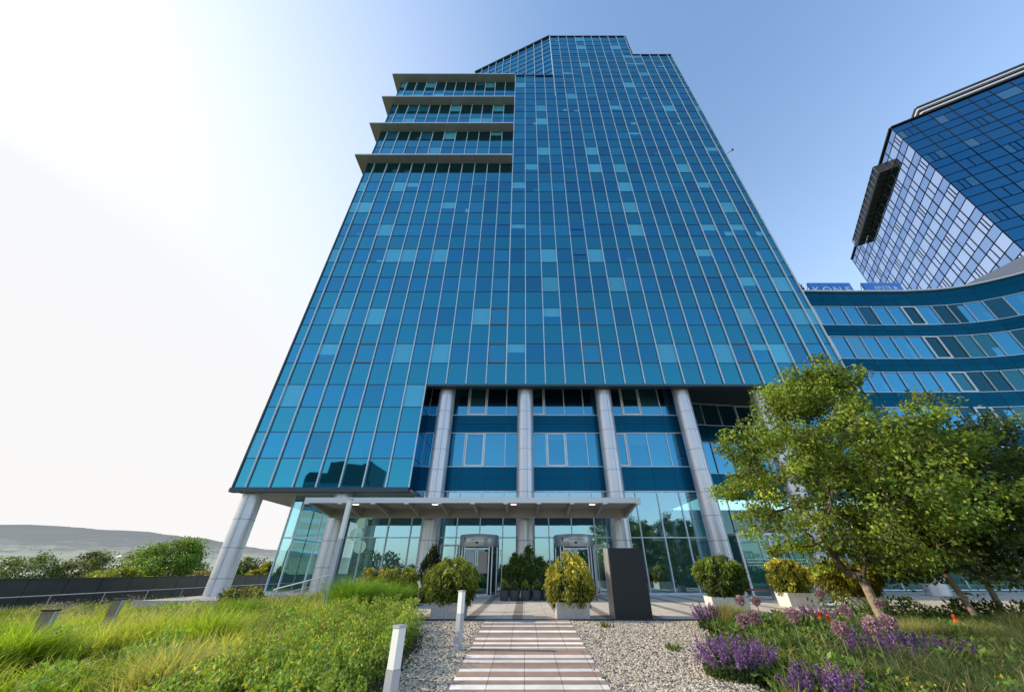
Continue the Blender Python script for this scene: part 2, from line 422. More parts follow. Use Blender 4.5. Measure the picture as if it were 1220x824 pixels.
# striped footpath
st = [(13.35,13.16),(12.79,12.62),(12.09,11.84),(11.24,11.03),(10.76,10.56),(10.33,10.19),(9.65,9.42),(9.27,9.09),(8.7,8.53),(8.21,8.05),(7.83,7.61),(7.2,7.0),(6.7,6.4),(6.0,5.8),(5.4,5.2),(4.6,4.3)]
b = MB(); cuts = [13.66]; cols = []
for a, c in st: cuts += [a, c]
cuts += [-3]
BR = (.36, .25, .19); WH = (.82, .79, .75)
for i in range(len(cuts)-1):
    y1, y0 = cuts[i], cuts[i+1]; white = i % 2 == 1
    n = 1 if white else max(1, round((y1-y0)/.11))
    for k in range(n):
        ya, yb = y1-(y1-y0)*k/n, y1-(y1-y0)*(k+1)/n
        v = random.uniform(.85, 1.15)
        base = WH if white else BR
        b.face([(-1.2,yb,float(gz(0,yb))+.035),(1.36,yb,float(gz(0,yb))+.035),(1.36,ya,float(gz(0,ya))+.035),(-1.2,ya,float(gz(0,ya))+.035)], tuple(c*v for c in base))
for x, s in ((-1.2, -1), (1.36, 1)):
    b.face([(x,-3,float(gz(0,-3))+.035),(x,13.66,float(gz(0,13.66))+.035),(x,13.66,-.1),(x,-3,-1.0)], (.2,.17,.15))
b.build('footpath', M['pathp'], kind='structure')
# terrace: pale slabs with darker paver strips running towards the doors, and a kerb
b = MB()
TX0, TX1 = -5.4, 60
strips = [-1.72+1.49*k for k in range(-2, 42)]
xs = [TX0]; 
for s in strips:
    if s-.17 > TX0: xs += [s-.17, s+.17]
xs.append(TX1)
for i in range(len(xs)-1):
    dk = i % 2 == 1
    c = (.27, .235, .20) if dk else (.64, .565, .47)
    for y0, y1 in ((13.8, 20.0), (20.0, 24.0), (24.0, 31.5)):
        b.face([(xs[i],y0,0),(xs[i+1],y0,0),(xs[i+1],y1,0),(xs[i],y1,0)], c)
b.face([(-19.6,22,0.0),(TX0,22,0.0),(TX0,31.5,0.0),(-19.6,31.5,0.0)], (.42,.39,.35))
b.build('terrace', M['paver'], kind='structure')
b = MB(); b.box((TX0,13.66,-.5),(TX1,13.8,.012), (.05,.05,.055)); b.build('kerb', M['dark'], kind='structure')  # dark material paints in the shadow line of the step
b = MB(); b.box((TX0-.12,13.66,-.5),(TX0,21.87,.012)); b.box((-19.7,21.88,-.9),(TX0,22,.012)); b.build('kerb', M['stone'], kind='structure')
b = MB(); b.face([(16.5,15.2,.006),(58,15.2,.006),(58,23.5,.006),(16.5,23.5,.006)]); b.build('gravel', M['gravel'], kind='structure')
# pebbles lying on the gravel
def pebbles():
    n = 16000; V = []; 
    X = []; Y = []
    while len(X) < n:
        y = 5.5 + 8.1*rng.random()**1.35
        rows = GL if rng.random() < .3 else GR
        for (ya,a0,a1),(yb,b0,b1) in zip(rows[:-1], rows[1:]):
            if ya <= y < yb:
                t = (y-ya)/(yb-ya); x = rng.uniform(a0+(b0-a0)*t-.12, a1+(b1-a1)*t+.12); x = -1.22 - abs(x+1.22) if rows is GL and x > -1.22 and rng.random() < .985 else (1.38 + abs(x-1.38) if rows is GR and x < 1.38 and rng.random() < .985 else x); X.append(x); Y.append(y)
    X = np.array(X); Y = np.array(Y); Z = gz(0*X, Y)+np.where((X > -1.2) & (X < 1.36), .036, .014)
    s = rng.uniform(.010, .026, n); a = rng.uniform(0, 6.28, n)
    top = np.stack([X, Y, Z+s*.9], 1)
    P = np.zeros((n, 4, 4, 3))
    for q in range(4):
        for j, (da, r, h) in enumerate(((0,1,0),(1,1,0),(1,.45,.8),(0,.45,.8))):
            ang = a + (q+da)*math.pi/2
            P[:, q, j] = np.stack([X+np.cos(ang)*s*r*1.2, Y+np.sin(ang)*s*r, Z+s*h], 1)
    top_q = np.stack([P[:, q, 3] for q in range(4)], 1)[:, None]
    P = np.concatenate([P, top_q], 1).reshape(n*5, 4, 3)
    g = rng.choice([.10, .28, .45, .6], n, p=[.2,.3,.3,.2]); C = np.stack([g*1.08, g*.93, g*.74], 1)
    quads_mesh('gravel', P, np.repeat(C, 5, 0), pbr('pebble', (1,1,1), .8, attr=True), kind='stuff', label='loose pale pebbles of the gravel beside the striped path', cat='gravel')
pebbles()

# hills far behind
def hills():
    prof = [(-3200,96),(-2600,104),(-2277,118),(-1985,135),(-1800,144),(-1565,132),(-1402,122),(-1205,104),(-1096,86),(-911,66),(-616,40),(-300,20),(200,6)]
    b = MB(); xs = np.linspace(-3200, 200, 460); zz = np.interp(xs, [p[0] for p in prof], [p[1] for p in prof])
    zz = zz + 2.0*np.sin(xs*.021) + 1.3*np.sin(xs*.057+1) + rng.normal(0, .7, len(xs))
    rows = [(0, -4), (250, .10), (520, .34), (800, .62), (1000, .86), (1150, .97), (1250, 1.0), (1500, .8)]
    for i in range(len(xs)-1):
        for (d0,k0),(d1,k1) in zip(rows[:-1], rows[1:]):
            def P(i, d, k): return (xs[i], 250+d, (k if k < 0 else k*zz[i]))
            b.face([P(i,d0,k0),P(i+1,d0,k0),P(i+1,d1,k1),P(i,d1,k1)], smooth=True)
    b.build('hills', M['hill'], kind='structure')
hills()

# ------------------------------------------------------------------ main tower
D = 25.0; MX0, MS = .08, 1.557
ZB, FH, SP = 5.97, 3.81, 1.93
XL, XR = -19.5, 25.75
TOP1, TOP2, TOP3 = 69.3, 77.7, 86.4
tower = empty('office_tower', (0, 27, 0), 0, 'tall blue glass office tower on round metal columns with entrance canopy', 'office tower')
def P(b, name, mat, parent=None, off=None):
    par = parent or tower
    loc = Vector((0, 0, 0)); q = par
    while q: loc += q.location; q = q.parent
    b.v = [(x-loc.x, y-loc.y, z-loc.z) for x, y, z in b.v]
    return b.build(name, mat, par)
def xrange_at(z):
    if z < 13.6: return XL, MX0+MS*-5
    if z < 66.95: return XL, XR
    if z < TOP1: return MX0-MS, XR
    if z < TOP2: return MX0+MS*3, XR
    return MX0+MS*3, 19.0
# body
b = MB()
b.box((XL+.06,25.16,5.9),(MX0+MS*-5-.06,45,13.66)); b.box((XL+.06,25.16,13.66),(MX0+MS*-5-.06,50,66.6)); b.box((MX0+MS*-5-.06,25.16,14.62),(XR-.06,50,66.6)); b.box((MX0+MS*-5-.05,25.16,13.58),(XR-.06,25.4,14.615)); b.box((-1.4,25.16,66.6),(XR-.06,50,TOP1-.2))
b.box((MX0+MS*3+.1,25.16,TOP1-.2),(XR-.06,50,TOP2-.1)); b.box((MX0+MS*3+.1,25.16,TOP2-.1),(18.9,48,TOP3-.1))
P(b, 'building_core', M['dark'])
def jit(): return random.uniform(-.004, .004)
def pane(b, x0, x1, z0, z1, y, col):
    b.face([(x0, y+jit(), z0),(x1, y+jit(), z0),(x1, y+jit(), z1),(x0, y+jit(), z1)], col)
floors = range(0, 22)
def mulls(z):
    a, c = xrange_at(z)
    xs = [a] + [MX0+MS*k for k in range(-12, 17) if a+.2 < MX0+MS*k < c-.2] + [c]
    return xs
rw = random.Random(5)
win_cols = lambda: tuple(c*rw.uniform(.7, 1.3) for c in (.008, .035, .075))+(rw.choice((1, .95, .9, .85, .78, .7)),)
LIGHT = (.16, .62, .80, .45); MID = (.03, .26, .42, .7)
window_later = MB(); opening = {2: -6, 3: -6, 4: -6, 5: -6}
def draw_window(b, x0, x1, z0, z1, y, kx, kf):
    r = rw.random(); base = win_cols()
    if kf >= 9 and kf % 2 == 1 and kf <= 15 and x1 <= MX0-MS+.1: base = (.02, .04, .04)  # rows below the sunshades: their shade put into the pane colour
    pl = .14 if x0 < -8 else .09
    if r < pl: v_ = rw.uniform(.75, 1.1); pane(b, x0, x1, z0, z1, y, tuple(c*v_ for c in LIGHT[:3])+(LIGHT[3],)); return
    if r < pl + .09:
        zz = z0 + (z1-z0)*rw.uniform(.3, .7)
        pane(b, x0, x1, z0, zz, y, base); pane(b, x0, x1, zz, z1, y, LIGHT if rw.random() < .6 else MID); return
    if r < pl + .17:     # desks and cupboards close to the glass
        zz = z0 + (z1-z0)*rw.uniform(.15, .4); xx = x0 + (x1-x0)*rw.uniform(.4, .75)
        pane(b, x0, xx, z0, z1, y, base); pane(b, xx, x1, z0, zz, y, MID if rw.random() < .6 else LIGHT); pane(b, xx, x1, zz, z1, y, base); return
    if r < pl + .33: base = MID
    pane(b, x0, x1, z0, z1, y, base)
openers = set()
for kf in range(2, 20): openers.add((kf, 3)); 
for kf in (2, 4, 6, 9): openers.add((kf, 11)); openers.add((kf, -2))
for kf in range(2, 9): openers.add((kf, -2 if kf % 2 else -9))
single_rows = (0, 1, 2, 3)
trans = MB()
for kf in floors:
    zs = ZB + FH*kf
    for z0, z1, kind in ((zs, zs+SP, 's'), (zs+SP, zs+FH, 'w')):
        z1 = min(z1, TOP3)
        if z0 >= TOP3-.1: continue
        # where the roofline cuts this row, split it
        for lo, hi in ((0, 66.95), (66.95, TOP1), (TOP1, TOP2), (TOP2, TOP3+1)):
            a, c = max(z0, lo), min(z1, hi)
            if c - a < .05: continue
            xs = mulls((a+c)/2)
            sb = MB()
            for i in range(len(xs)-1):
                kx = round((xs[i]-MX0)/MS)
                if kind == 's':
                    v = rw.uniform(.8, 1.25); pane(sb, xs[i], xs[i+1], a, c, D, (.008*v, .09*v, .14*v, rw.uniform(.86, 1)))
                elif kf in single_rows:
                    wb = MB(); draw_window(wb, xs[i], xs[i+1], a, c, D, kx, kf); wo = P(wb, 'window', M['glass'])
                    if (kf, kx) in openers:
                        fb = MB(); t = .055
                        for p, q in (((xs[i]+.06,D-.035,a+.05),(xs[i+1]-.06,D-.002,a+.05+t)),((xs[i]+.06,D-.035,c-.05-t),(xs[i+1]-.06,D-.002,c-.05)),
                                     ((xs[i]+.06,D-.035,a+.05+t),(xs[i]+.06+t,D-.002,c-.05-t)),((xs[i+1]-.06-t,D-.035,a+.05+t),(xs[i+1]-.06,D-.002,c-.05-t))): fb.box(p, q)
                        P(fb, 'frame', M['bronze'], wo)
                else:
                    draw_window(window_later, xs[i], xs[i+1], a, c, D, kx, kf)
                    if (kf, kx) in openers:
                        t = .06
                        for p, q in (((xs[i]+.06,D-.035,a+.05),(xs[i+1]-.06,D-.004,a+.05+t)),((xs[i]+.06,D-.035,c-.05-t),(xs[i+1]-.06,D-.004,c-.05)),
                                     ((xs[i]+.06,D-.035,a+.05+t),(xs[i]+.06+t,D-.004,c-.05-t)),((xs[i+1]-.06-t,D-.035,a+.05+t),(xs[i+1]-.06,D-.004,c-.05-t))): window_later.box(p, q, (.20,.15,.1))
                    if kx == 3 and kf in (5, 6):   # two vents tilted open
                        window_later.box((xs[i]+.1,D-.05,c-.85),(xs[i+1]-.1,D-.012,c-.06),(.0,.0,.0))
            if kind == 's': P(sb, 'spandrel_band', M['spandrel'])
            trans.box((xs[0], D-.03, a-.022), (xs[-1], D+.02, a+.022))
o = P(window_later, 'window', M['glass']); o['kind'] = 'stuff'
P(trans, 'transom', M['transom'])
for k in range(-12, 17):
    x = MX0+MS*k; b = MB()
    z0 = 5.97 if x < -7.6 else 13.6
    z1 = 66.9 if k < -1 else TOP1 if k < 3 else TOP3 if x < 19.1 else TOP2
    wdt = .034 if k not in (-1,) else .045
    b.box((x-wdt, D-.15, z0), (x+wdt, D-.03, z1)); P(b, 'mullion', M['mull'])
b = MB(); b.box((XR-.05,D-.12,13.6),(XR+.06,D+.04,TOP2)); P(b, 'corner_trim', M['mull'])
b = MB(); b.box((XL-.06,D-.08,5.97),(XL+.05,D+.2,66.8)); P(b, 'corner_trim', M['transom'])
b = MB(); b.tube([(XR,25.3,46.6),(XR+1.1,24.9,47.0)], .03, 6); ob = P(b, 'light_arm', M['transom'])
b = MB(); b.lathe([(.05,0),(.12,.03),(.12,.2),(.03,.26)], 12, (XR+1.1,24.9,47.0)); P(b, 'obstruction_light', pbr('red_lens', (.35,.03,.03), .4), ob)
# top caps
b = MB()
for x0, x1, z in ((MX0-MS, MX0+MS*3, TOP1), (19.0, XR, TOP2), (MX0+MS*3, 19.0, TOP3)):
    b = MB(); b.box((x0,D-.12,z-.03),(x1,D+.5,z+.22)); P(b, 'roof_edge', M['dark'])
b = MB(); b.box((18.94,D-.1,TOP2+.22),(19.06,D+.4,TOP3-.032)); P(b, 'corner_trim', M['dark'])
# base fascia and soffits
b = MB(); b.box((MX0+MS*-5,D-.12,13.40),(XR+.06,D+.42,13.57)); b.box((XL-.1,D-.14,5.68),(MX0+MS*-5,D+.3,5.95)); P(b, 'fascia', M['transom'])
b = MB(); b.box((MX0+MS*-5+.02,D+.43,14.5),(XR,49,14.6)); P(b, 'soffit', M['darksoffit']); b = MB(); b.box((XL-.04,D+.3,5.76),(MX0+MS*-5+.1,34,5.9)); P(b, 'soffit', M['soffit'])
# return wall of the lower bay
b = MB(); x = MX0+MS*-5
for z0, z1, c in ((5.97,7.9,(.01,.05,.09)),(7.9,9.78,(.02,.06,.11)),(9.78,11.7,(.01,.05,.09)),(11.7,14.5,(.02,.06,.11))):
    for y0, y1 in ((25.0,26.0),(26.05,26.86)): b.face([(x+.012,y0,z0+.03),(x+.012,y1,z0+.03),(x+.012,y1,z1-.03),(x+.012,y0,z1-.03)], c)
P(b, 'return_glazing', M['glass'])
# chamfered penthouse flank
b = MB(); g = MB(); A = Vector((MX0+MS*3-.02, 25.0, 0)); Bv = Vector((-10.0, 30.74, 0)); dv = (Bv-A); n = 10
for i in range(n):
    p0 = A + dv*i/n; p1 = A + dv*(i+1)/n; z = 62.0
    while z < TOP3-.1:
        z1 = min(z + 1.9, TOP3); v = rw.uniform(.6, 1.5)
        b.face([(p1.x,p1.y+jit(),z),(p0.x,p0.y+jit(),z),(p0.x,p0.y+jit(),z1),(p1.x,p1.y+jit(),z1)], (.05*v,.11*v,.15*v)); z = z1
nv = Vector((dv.y, -dv.x, 0)).normalized()
if nv.y > 0: nv = -nv
P(b, 'penthouse_glazing', M['glass2'])
for i in range(n+1):
    g = MB(); p = A + dv*i/n + nv*.1; g.bar((p.x,p.y,62),(p.x,p.y,TOP3), .09, .16); P(g, 'mullion', M['mull'])
g = MB(); z = 62.0
while z < TOP3: g.bar(tuple(A+nv*.03+Vector((0,0,z))), tuple(Bv+nv*.03+Vector((0,0,z))), .07, .05); z += 1.9
g.bar(tuple(A+nv*.1+Vector((0,0,TOP3+.12))), tuple(Bv+nv*.1+Vector((0,0,TOP3+.12))), .3, .3)
P(g, 'transom', M['transom'])
# sunshades
for kf in (10, 12, 14, 16):
    z = ZB+FH*kf; b = MB(); x1 = MX0-MS-.04
    b.box((XL-1.2, D-1.1, z+.02), (x1, D-.035 if kf < 16 else D+6, z+.1)); b.box((XL-1.2, D-.035 if kf < 16 else D+6, z+.02), (XL-.08, D+14, z+.1))
    s = P(b, 'sunshade', M['fin'])
    e = MB(); e.box((XL-1.22, D-1.16, z+.0), (x1, D-1.1, z+.2)); e.box((XL-1.26, D-1.1, z+.0),(XL-1.2, D+14, z+.2)); P(e, 'edge_trim', M['finedge'], s)
    e = MB()
    for k in range(-12, -1): e.box((MX0+MS*k-.008, D-1.09, z+.008),(MX0+MS*k+.008, D-.17, z+.019))
    P(e, 'panel_joint', M['dark'], s)
# columns
def column(x, y, ztop, zbot=0.0, r=.62):
    b = MB(); z = zbot; seg = 1.46
    n = max(1, round((ztop-zbot)/seg)); h = (ztop-zbot)/n
    prof = []
    for i in range(n):
        z0 = zbot+i*h; b.lathe([(r, z0+.012),(r, z0+h-.012)], 40, (x, y, 0), caps=True)
    c = P(b, 'column', M['column'])
    j = MB(); j.lathe([(r-.02, zbot),(r-.02, ztop)], 32, (x, y, 0))
    for a in (R(-78), R(-168), R(12), R(100)):
        p = Vector((x+math.cos(a)*(r-.006), y+math.sin(a)*(r-.006), 0)); j.bar((p.x,p.y,zbot),(p.x,p.y,ztop), .018, .018)
    P(j, 'joint_ring', M['joint'], c)
for k in range(-3, 5):
    x = .05+6.228*k
    column(x, 26.0, 5.76 if k < -1 else 14.5, -.75 if k == -3 else 0.0)
# entrance block: bands and windows at Y=28.4
YB = 26.9; XB0, XB1 = MX0+MS*-5, 12.95
for z0, z1 in ((6.10, 7.78), (10.33, 11.79)):
    xs = [MX0+MS*k for k in range(-5, 9)]; xs[-1] = XB1; zm = (z0+z1)/2
    b = MB(); b.face([(XB0,YB+.03,z0),(XB1,YB+.03,z0),(XB1,YB+.03,z1),(XB0,YB+.03,z1)], (.01,.02,.03)); P(b, 'spandrel_backing', M['dark'])
    for i in range(len(xs)-1):
        for a, c in ((z0, zm-.01), (zm+.01, z1)):
            v = rw.uniform(.9, 1.1); b = MB()
            b.face([(xs[i]+.012,YB+jit()*.3,a),(xs[i+1]-.012,YB+jit()*.3,a),(xs[i+1]-.012,YB+jit()*.3,c),(xs[i]+.012,YB+jit()*.3,c)], (.003*v,.07*v,.15*v)); P(b, 'spandrel_panel', M['band'])
for fi, (z0, z1) in enumerate(((7.78, 10.33), (11.79, 14.5))):
    xs = [MX0+MS*k for k in range(-5, 9)]; xs[-1] = XB1
    for i in range(len(xs)-1):
        b = MB(); r = rw.random(); base = (.02, .07, .13)
        zz = z0+(z1-z0)*rw.uniform(.5, .8)
        if r < .35: pane(b, xs[i], xs[i+1], z0, zz, YB, base); pane(b, xs[i], xs[i+1], zz, z1, YB, (.10,.30,.42))
        elif r < .5: pane(b, xs[i], xs[i+1], z0, z1, YB, (.12,.34,.46))
        else: pane(b, xs[i], xs[i+1], z0, z1, YB, base)
        if fi == 0:
            for q in range(rw.randint(0, 3)):   # ceiling lights seen through the glass
                xx = rw.uniform(xs[i]+.2, xs[i+1]-.5); zz = rw.uniform(z0+.6, z1-.5); b.face([(xx,YB-.006,zz),(xx+.3,YB-.006,zz),(xx+.3,YB-.006,zz+.05),(xx,YB-.006,zz+.05)], (.25,.4,.5))
        wo = P(b, 'window', M['glass2'])
        if i % 4 == 1 + (fi+i//4) % 2 and i > 2 or i in (2,):
            f = MB(); t = .11; x0, x1 = xs[i]+.06, xs[i+1]-.06
            for p, q in (((x0,YB-.06,z0+.02),(x1,YB-.01,z0+.02+t)),((x0,YB-.06,z1-t),(x1,YB-.01,z1-.005)),((x0,YB-.06,z0+.02+t),(x0+t,YB-.01,z1-t)),((x1-t,YB-.06,z0+.02+t),(x1,YB-.01,z1-t))): f.box(p, q)
            P(f, 'frame', M['white'], wo)
    g = MB()
    for x in xs: g.box((x-.03,YB-.08,z0),(x+.03,YB+.02,z1))
    for z in (z0, z1): g.box((xs[0],YB-.06,z-.03),(xs[-1],YB+.01,z+.03))
    P(g, 'window_bars', M['mull'])
b = MB(); b.box((XB0,YB+.2,5.95),(XB1-.05,30.2,14.5)); P(b, 'building_core', M['dark'])
# lobby glazing z 0.1..6.37, with the transom at 3.27
PX0 = -16.25
xs = [PX0] + [MX0+MS*k for k in range(-10, 9)]; xs[-1] = XB1
doorgap = [(-4.24, -1.74), (1.97, 4.47)]
b = MB()
for i in range(len(xs)-1):
    for z0, z1 in ((.12, 3.16), (3.16, 6.03)):
        segs = [(xs[i], xs[i+1])]
        if z0 < 1:
            for a, c in doorgap:
                ns = []
                for s0, s1 in segs:
                    if s1 <= a or s0 >= c: ns.append((s0, s1)); continue
                    if s0 < a: ns.append((s0, a))
                    if s1 > c: ns.append((c, s1))
                segs = ns
        for s0, s1 in segs: pane(b, s0, s1, z0, z1, YB, (1, 1, 1))
P(b, 'lobby_glazing', M['clear'])
b = MB()
for y0, y1 in ((26.9, 29.9), (29.9, 32.9)):
    for z0, z1 in ((.12,3.16),(3.16,5.76)): b.face([(PX0,y0+.02,z0),(PX0,y1-.02,z0),(PX0,y1-.02,z1),(PX0,y0+.02,z1)])
P(b, 'side_glazing', M['sideglass'])
g = MB()
for x in xs:
    z0 = .1
    if any(a < x < c for a, c in doorgap): z0 = 3.16
    g.box((x-.03,YB-.1,z0),(x+.03,YB-.004,6.03))
for z in (6.06,): g.box((PX0,YB-.07,z-.04),(XB1,YB+.02,z+.035))
g.box((PX0,YB-.08,3.13),(XB1,YB-.004,3.19))
prev = PX0
for a, c in doorgap + [(XB1, 0)]: g.box((prev,YB-.12,.0),(a,YB+.05,.12)); prev = c
for y in (29.9, 32.9): g.box((PX0-.03,y-.04,.1),(PX0+.03,y+.04,5.76))
g.box((PX0-.03,YB,0),(PX0+.03,32.9,.12)); g.box((PX0-.03,YB,3.13),(PX0+.03,32.9,3.19))
P(g, 'lobby_frame', M['mull'])
# interior seen through the glass
b = MB(); b.box((PX0+.3,37.8,-.4),(60,38.0,6.3)); P(b, 'lobby_back_wall', M['interior'])
b = MB(); b.box((PX0,27.0,-.1),(60,37.8,-.02)); P(b, 'lobby_floor', M['ifloor'])
b = MB(); b.box((XB0,27.2,5.8),(XB1-.1,37.8,5.93)); P(b, 'lobby_ceiling', M['interior'])
for x in (-15.2, -12.4, -6.2, 6.3, 12.4): 
    b = MB(); b.tube([(x,33.2,0),(x,33.2,5.7)], .42, 20); P(b, 'lobby_column', M['column'])
b = MB(); b.box((-11.5,35,0),(-6.0,35.9,1.1)); b.box((-5.0,36.5,0),(2,37.6,2.6)); b.box((6.5,34,0),(11,34.8,1.1)); P(b, 'reception_desk', M['wood'])
for x, y, z, r_, lb in ((-12.45,29.6,3.55,.46,'large pale round pendant lamp behind the lobby glass, the biggest of the cluster'),(-11.95,29.4,2.75,.42,'lowest pale round pendant lamp of the lobby cluster'),(-12.35,29.9,4.35,.40,'pale round pendant lamp above the biggest one in the lobby'),(-11.9,30.1,5.0,.36,'topmost pale round pendant lamp under the lobby ceiling')):
    t = empty('pendant_lamp', (x,y,z), 0, lb, 'lamp', 'pendant lamps in the lobby')
    b = MB(); b.lathe([(r_*math.sin(a), -r_*math.cos(a)) for a in [math.pi*k/14 for k in range(15)]], 24, caps=False); b.build('lamp_shade', M['globe'], t)
    b = MB(); b.tube([(0,0,r_),(0,0,5.7-z)], .012, 6); b.build('cord', M['rail'], t)
# lights in the lobby ceiling
for x in (-3.3, -.9, .95, 3.4):
    b = MB(); b.box((x-.17,28.4,5.74),(x+.17,28.6,5.795)); P(b, 'ceiling_lamp', M['lamp'])
# plinth under the pavilion
b = MB(); b.box((PX0-.15,26.68,-.9),(-7.9,26.8,.1)); P(b, 'plinth', M['whitestone'])
# revolving doors
def revolving(xc):
    r = 1.24; yc = 26.6
    d = empty('revolving_door', (xc, yc-27, 0), 0, parent=tower)
    b = MB(); b.lathe([(r,2.56),(r+.02,2.58),(r+.02,3.24),(r,3.26),(r-.05,3.26)], 48, (xc,yc,0)); b.lathe([(0.01,2.56),(r-.02,2.555)], 48, (xc,yc,0), caps=False)
    P(b, 'drum', M['alu'], d)
    b = MB()
    b.lathe([(r-.02,.03),(r-.02,2.55)], 14, (xc,yc,0), caps=False, a0=R(-215+20), a1=R(-140)); P(b, 'curved_glass', M['sideglass'], d); b = MB(); b.lathe([(r-.02,.03),(r-.02,2.55)], 14, (xc,yc,0), caps=False, a0=R(-40), a1=R(15))
    P(b, 'curved_glass', M['sideglass'], d)
    f = MB()
    for a in (-200, -170, -140, -128, -52, -40, -10, 15):
        x = xc+math.cos(R(a))*r; y = yc+math.sin(R(a))*r; f.bar((x,y,0),(x,y,2.56), .07, .07)
    f.lathe([(r+.01,0),(r+.01,.06),(r-.06,.06)], 48, (xc,yc,0), caps=False)
    P(f, 'frame', M['alu'], d)
    for a in (-62, -118):          # two leaves with poster panels
        pass
    yl = yc-1.0
    for s in (-1, 1):
        b = MB(); b.box((xc+(.02 if s > 0 else -.8), yl, .05), (xc+(.8 if s > 0 else -.02), yl+.02, 2.5)); lf = P(b, 'door_leaf', M['sideglass'], d)
        e = MB(); x0, x1 = (xc+.02, xc+.8) if s > 0 else (xc-.8, xc-.02)
        for p, q in (((x0,yl-.03,.03),(x0+.06,yl-.002,2.5)),((x1-.06,yl-.03,.03),(x1,yl-.002,2.5)),((x0+.06,yl-.03,.03),(x1-.06,yl-.002,.12)),((x0+.06,yl-.03,2.42),(x1-.06,yl-.002,2.5))): e.box(p, q)
        P(e, 'leaf_frame', M['alu'], lf)
        if xc < 0:
            e = MB(); e.box((x0+.12,yl-.018,1.15),(x1-.12,yl-.006,2.3), (.33,.29,.27) if s > 0 else (.42,.47,.55)); pp = P(e, 'poster', pbr('poster%d' % s, (1,1,1), .5, attr=True), lf)
    # dark inside wall of the drum
    b = MB(); b.lathe([(.8,.02),(.8,2.5)], 20, (xc,yc+.3,0), caps=False, a0=R(20), a1=R(160)); P(b, 'drum_back', M['darkwall'], d)
    # camera dome and lettering on the drum
    b = MB(); b.lathe([(.0,-.11),(.07,-.08),(.09,-.02),(.09,0)], 16, (xc,yc-r-.05,2.82), caps=False); P(b, 'sensor', M['dark'], d)
    b = MB(); cx = xc-.72
    def flat(u, z0, z1, wd):
        a = (u)/r - math.pi/2
        for s0, s1 in ((a-wd/2/r, a+wd/2/r),):
            b.face([(xc+math.cos(q)*(r+.026), yc+math.sin(q)*(r+.026), z) for q, z in ((s0,z0),(s1,z0),(s1,z1),(s0,z1))])
    flat(-.86, 2.86, 3.10, .05); flat(-.86, 3.0, 3.05, .14); flat(-.86, 2.86, 2.89, .13)
    P(b, 'drum_emblem', M['dark'], d)
    curve_text(d, 'LAKESIDE PARK', xc, yc, r+.03, 2.92, .13)
    return d
def text_mesh(txt, size, ext=.0):
    cu = bpy.data.curves.new('lettering', 'FONT'); cu.body = txt; cu.size = size; cu.extrude = ext; cu.align_x = 'CENTER'
    o = bpy.data.objects.new('lettering', cu); COL.objects.link(o)
    dg = bpy.context.evaluated_depsgraph_get(); me = bpy.data.meshes.new_from_object(o.evaluated_get(dg))
    bpy.data.objects.remove(o); bpy.data.curves.remove(cu)
    return me
def curve_text(par, txt, xc, yc, r, z, size):
    me = text_mesh(txt, size)
    loc = Vector((0,0,0)); q = par
    while q: loc += q.location; q = q.parent
    for v in me.vertices:
        a = -math.pi/2 + (v.co.x*1.25+.12)/r
        v.co = Vector((xc+math.cos(a)*r, yc+math.sin(a)*r, z+v.co.y)) - loc
    me.materials.clear(); me.materials.append(M['transom'])
    o = bpy.data.objects.new('lettering', me); COL.objects.link(o); o.parent = par
revolving(-2.99); revolving(3.22)
# swing doors beside the drums, white frames
for x0, x1 in ((-5.55, -4.35), (4.55, 5.6)):
    b = MB(); y = YB-.12; t = .09
    for p, q in (((x0,y-.05,.02),(x0+t,y,2.75)),((x1-t,y-.05,.02),(x1,y,2.75)),((x0+t,y-.05,2.66),(x1-t,y,2.75)),((x0+t,y-.05,.02),(x1-t,y,.16))): b.box(p, q)
    sdoor = P(b, 'side_door', M['white'])
    e = MB(); e.tube([(x0+.16,y-.12,.8),(x0+.16,y-.12,1.5)], .018, 8); P(e, 'handle', M['rail'], sdoor)
# canopy
CX0, CX1, CYF, CYB = -12.4, 6.55, 21.5, 25.3
cano = empty('canopy', (-2.9, -3.6, 4.5), 0, parent=tower)
b = MB(); b.box((CX0,CYF,4.50),(CX1,CYF+.14,4.78)); b.box((CX0,CYF+.14,4.50),(CX0+.1,CYB,4.74)); b.box((CX1-.1,CYF+.14,4.50),(CX1,CYB,4.74)); P(b, 'fascia', M['finedge'], cano)
b = MB(); b.box((CX0+.1,CYF+.14,4.60),(CX1-.1,CYB,4.70)); P(b, 'roof_panel', M['canopy'], cano)
b = MB(); b.box((CX0+.02,24.62,4.10),(CX1-.02,24.82,4.595)); P(b, 'beam', M['canopy'], cano)
ribx = [-12.25+1.93*k*.995 for k in range(0, 10)] ; ribx = [CX0+.15+(CX1-CX0-.3)*k/10 for k in range(11)]
for x in ribx:
    b = MB(); h = .07
    for s in (-1, 1):
        b.face([(x+s*h,CYF+.16,4.52),(x+s*h,24.62,4.14),(x+s*h,24.62,4.598),(x+s*h,CYF+.16,4.598)][::s])
    b.face([(x-h,CYF+.16,4.52),(x-h,24.62,4.14),(x+h,24.62,4.14),(x+h,CYF+.16,4.52)]); P(b, 'rib', M['canopy'], cano)
    b = MB(); b.box((x-.12,CYF-.012,4.44),(x+.12,CYF+.16,4.497)); P(b, 'bracket', M['finedge'], cano)
for x in (-10.0, -5.3, -.65, 4.0): 
    b = MB(); b.box((x-.16,22.6,4.575),(x+.16,22.78,4.597)); P(b, 'downlight', M['lamp'], cano)

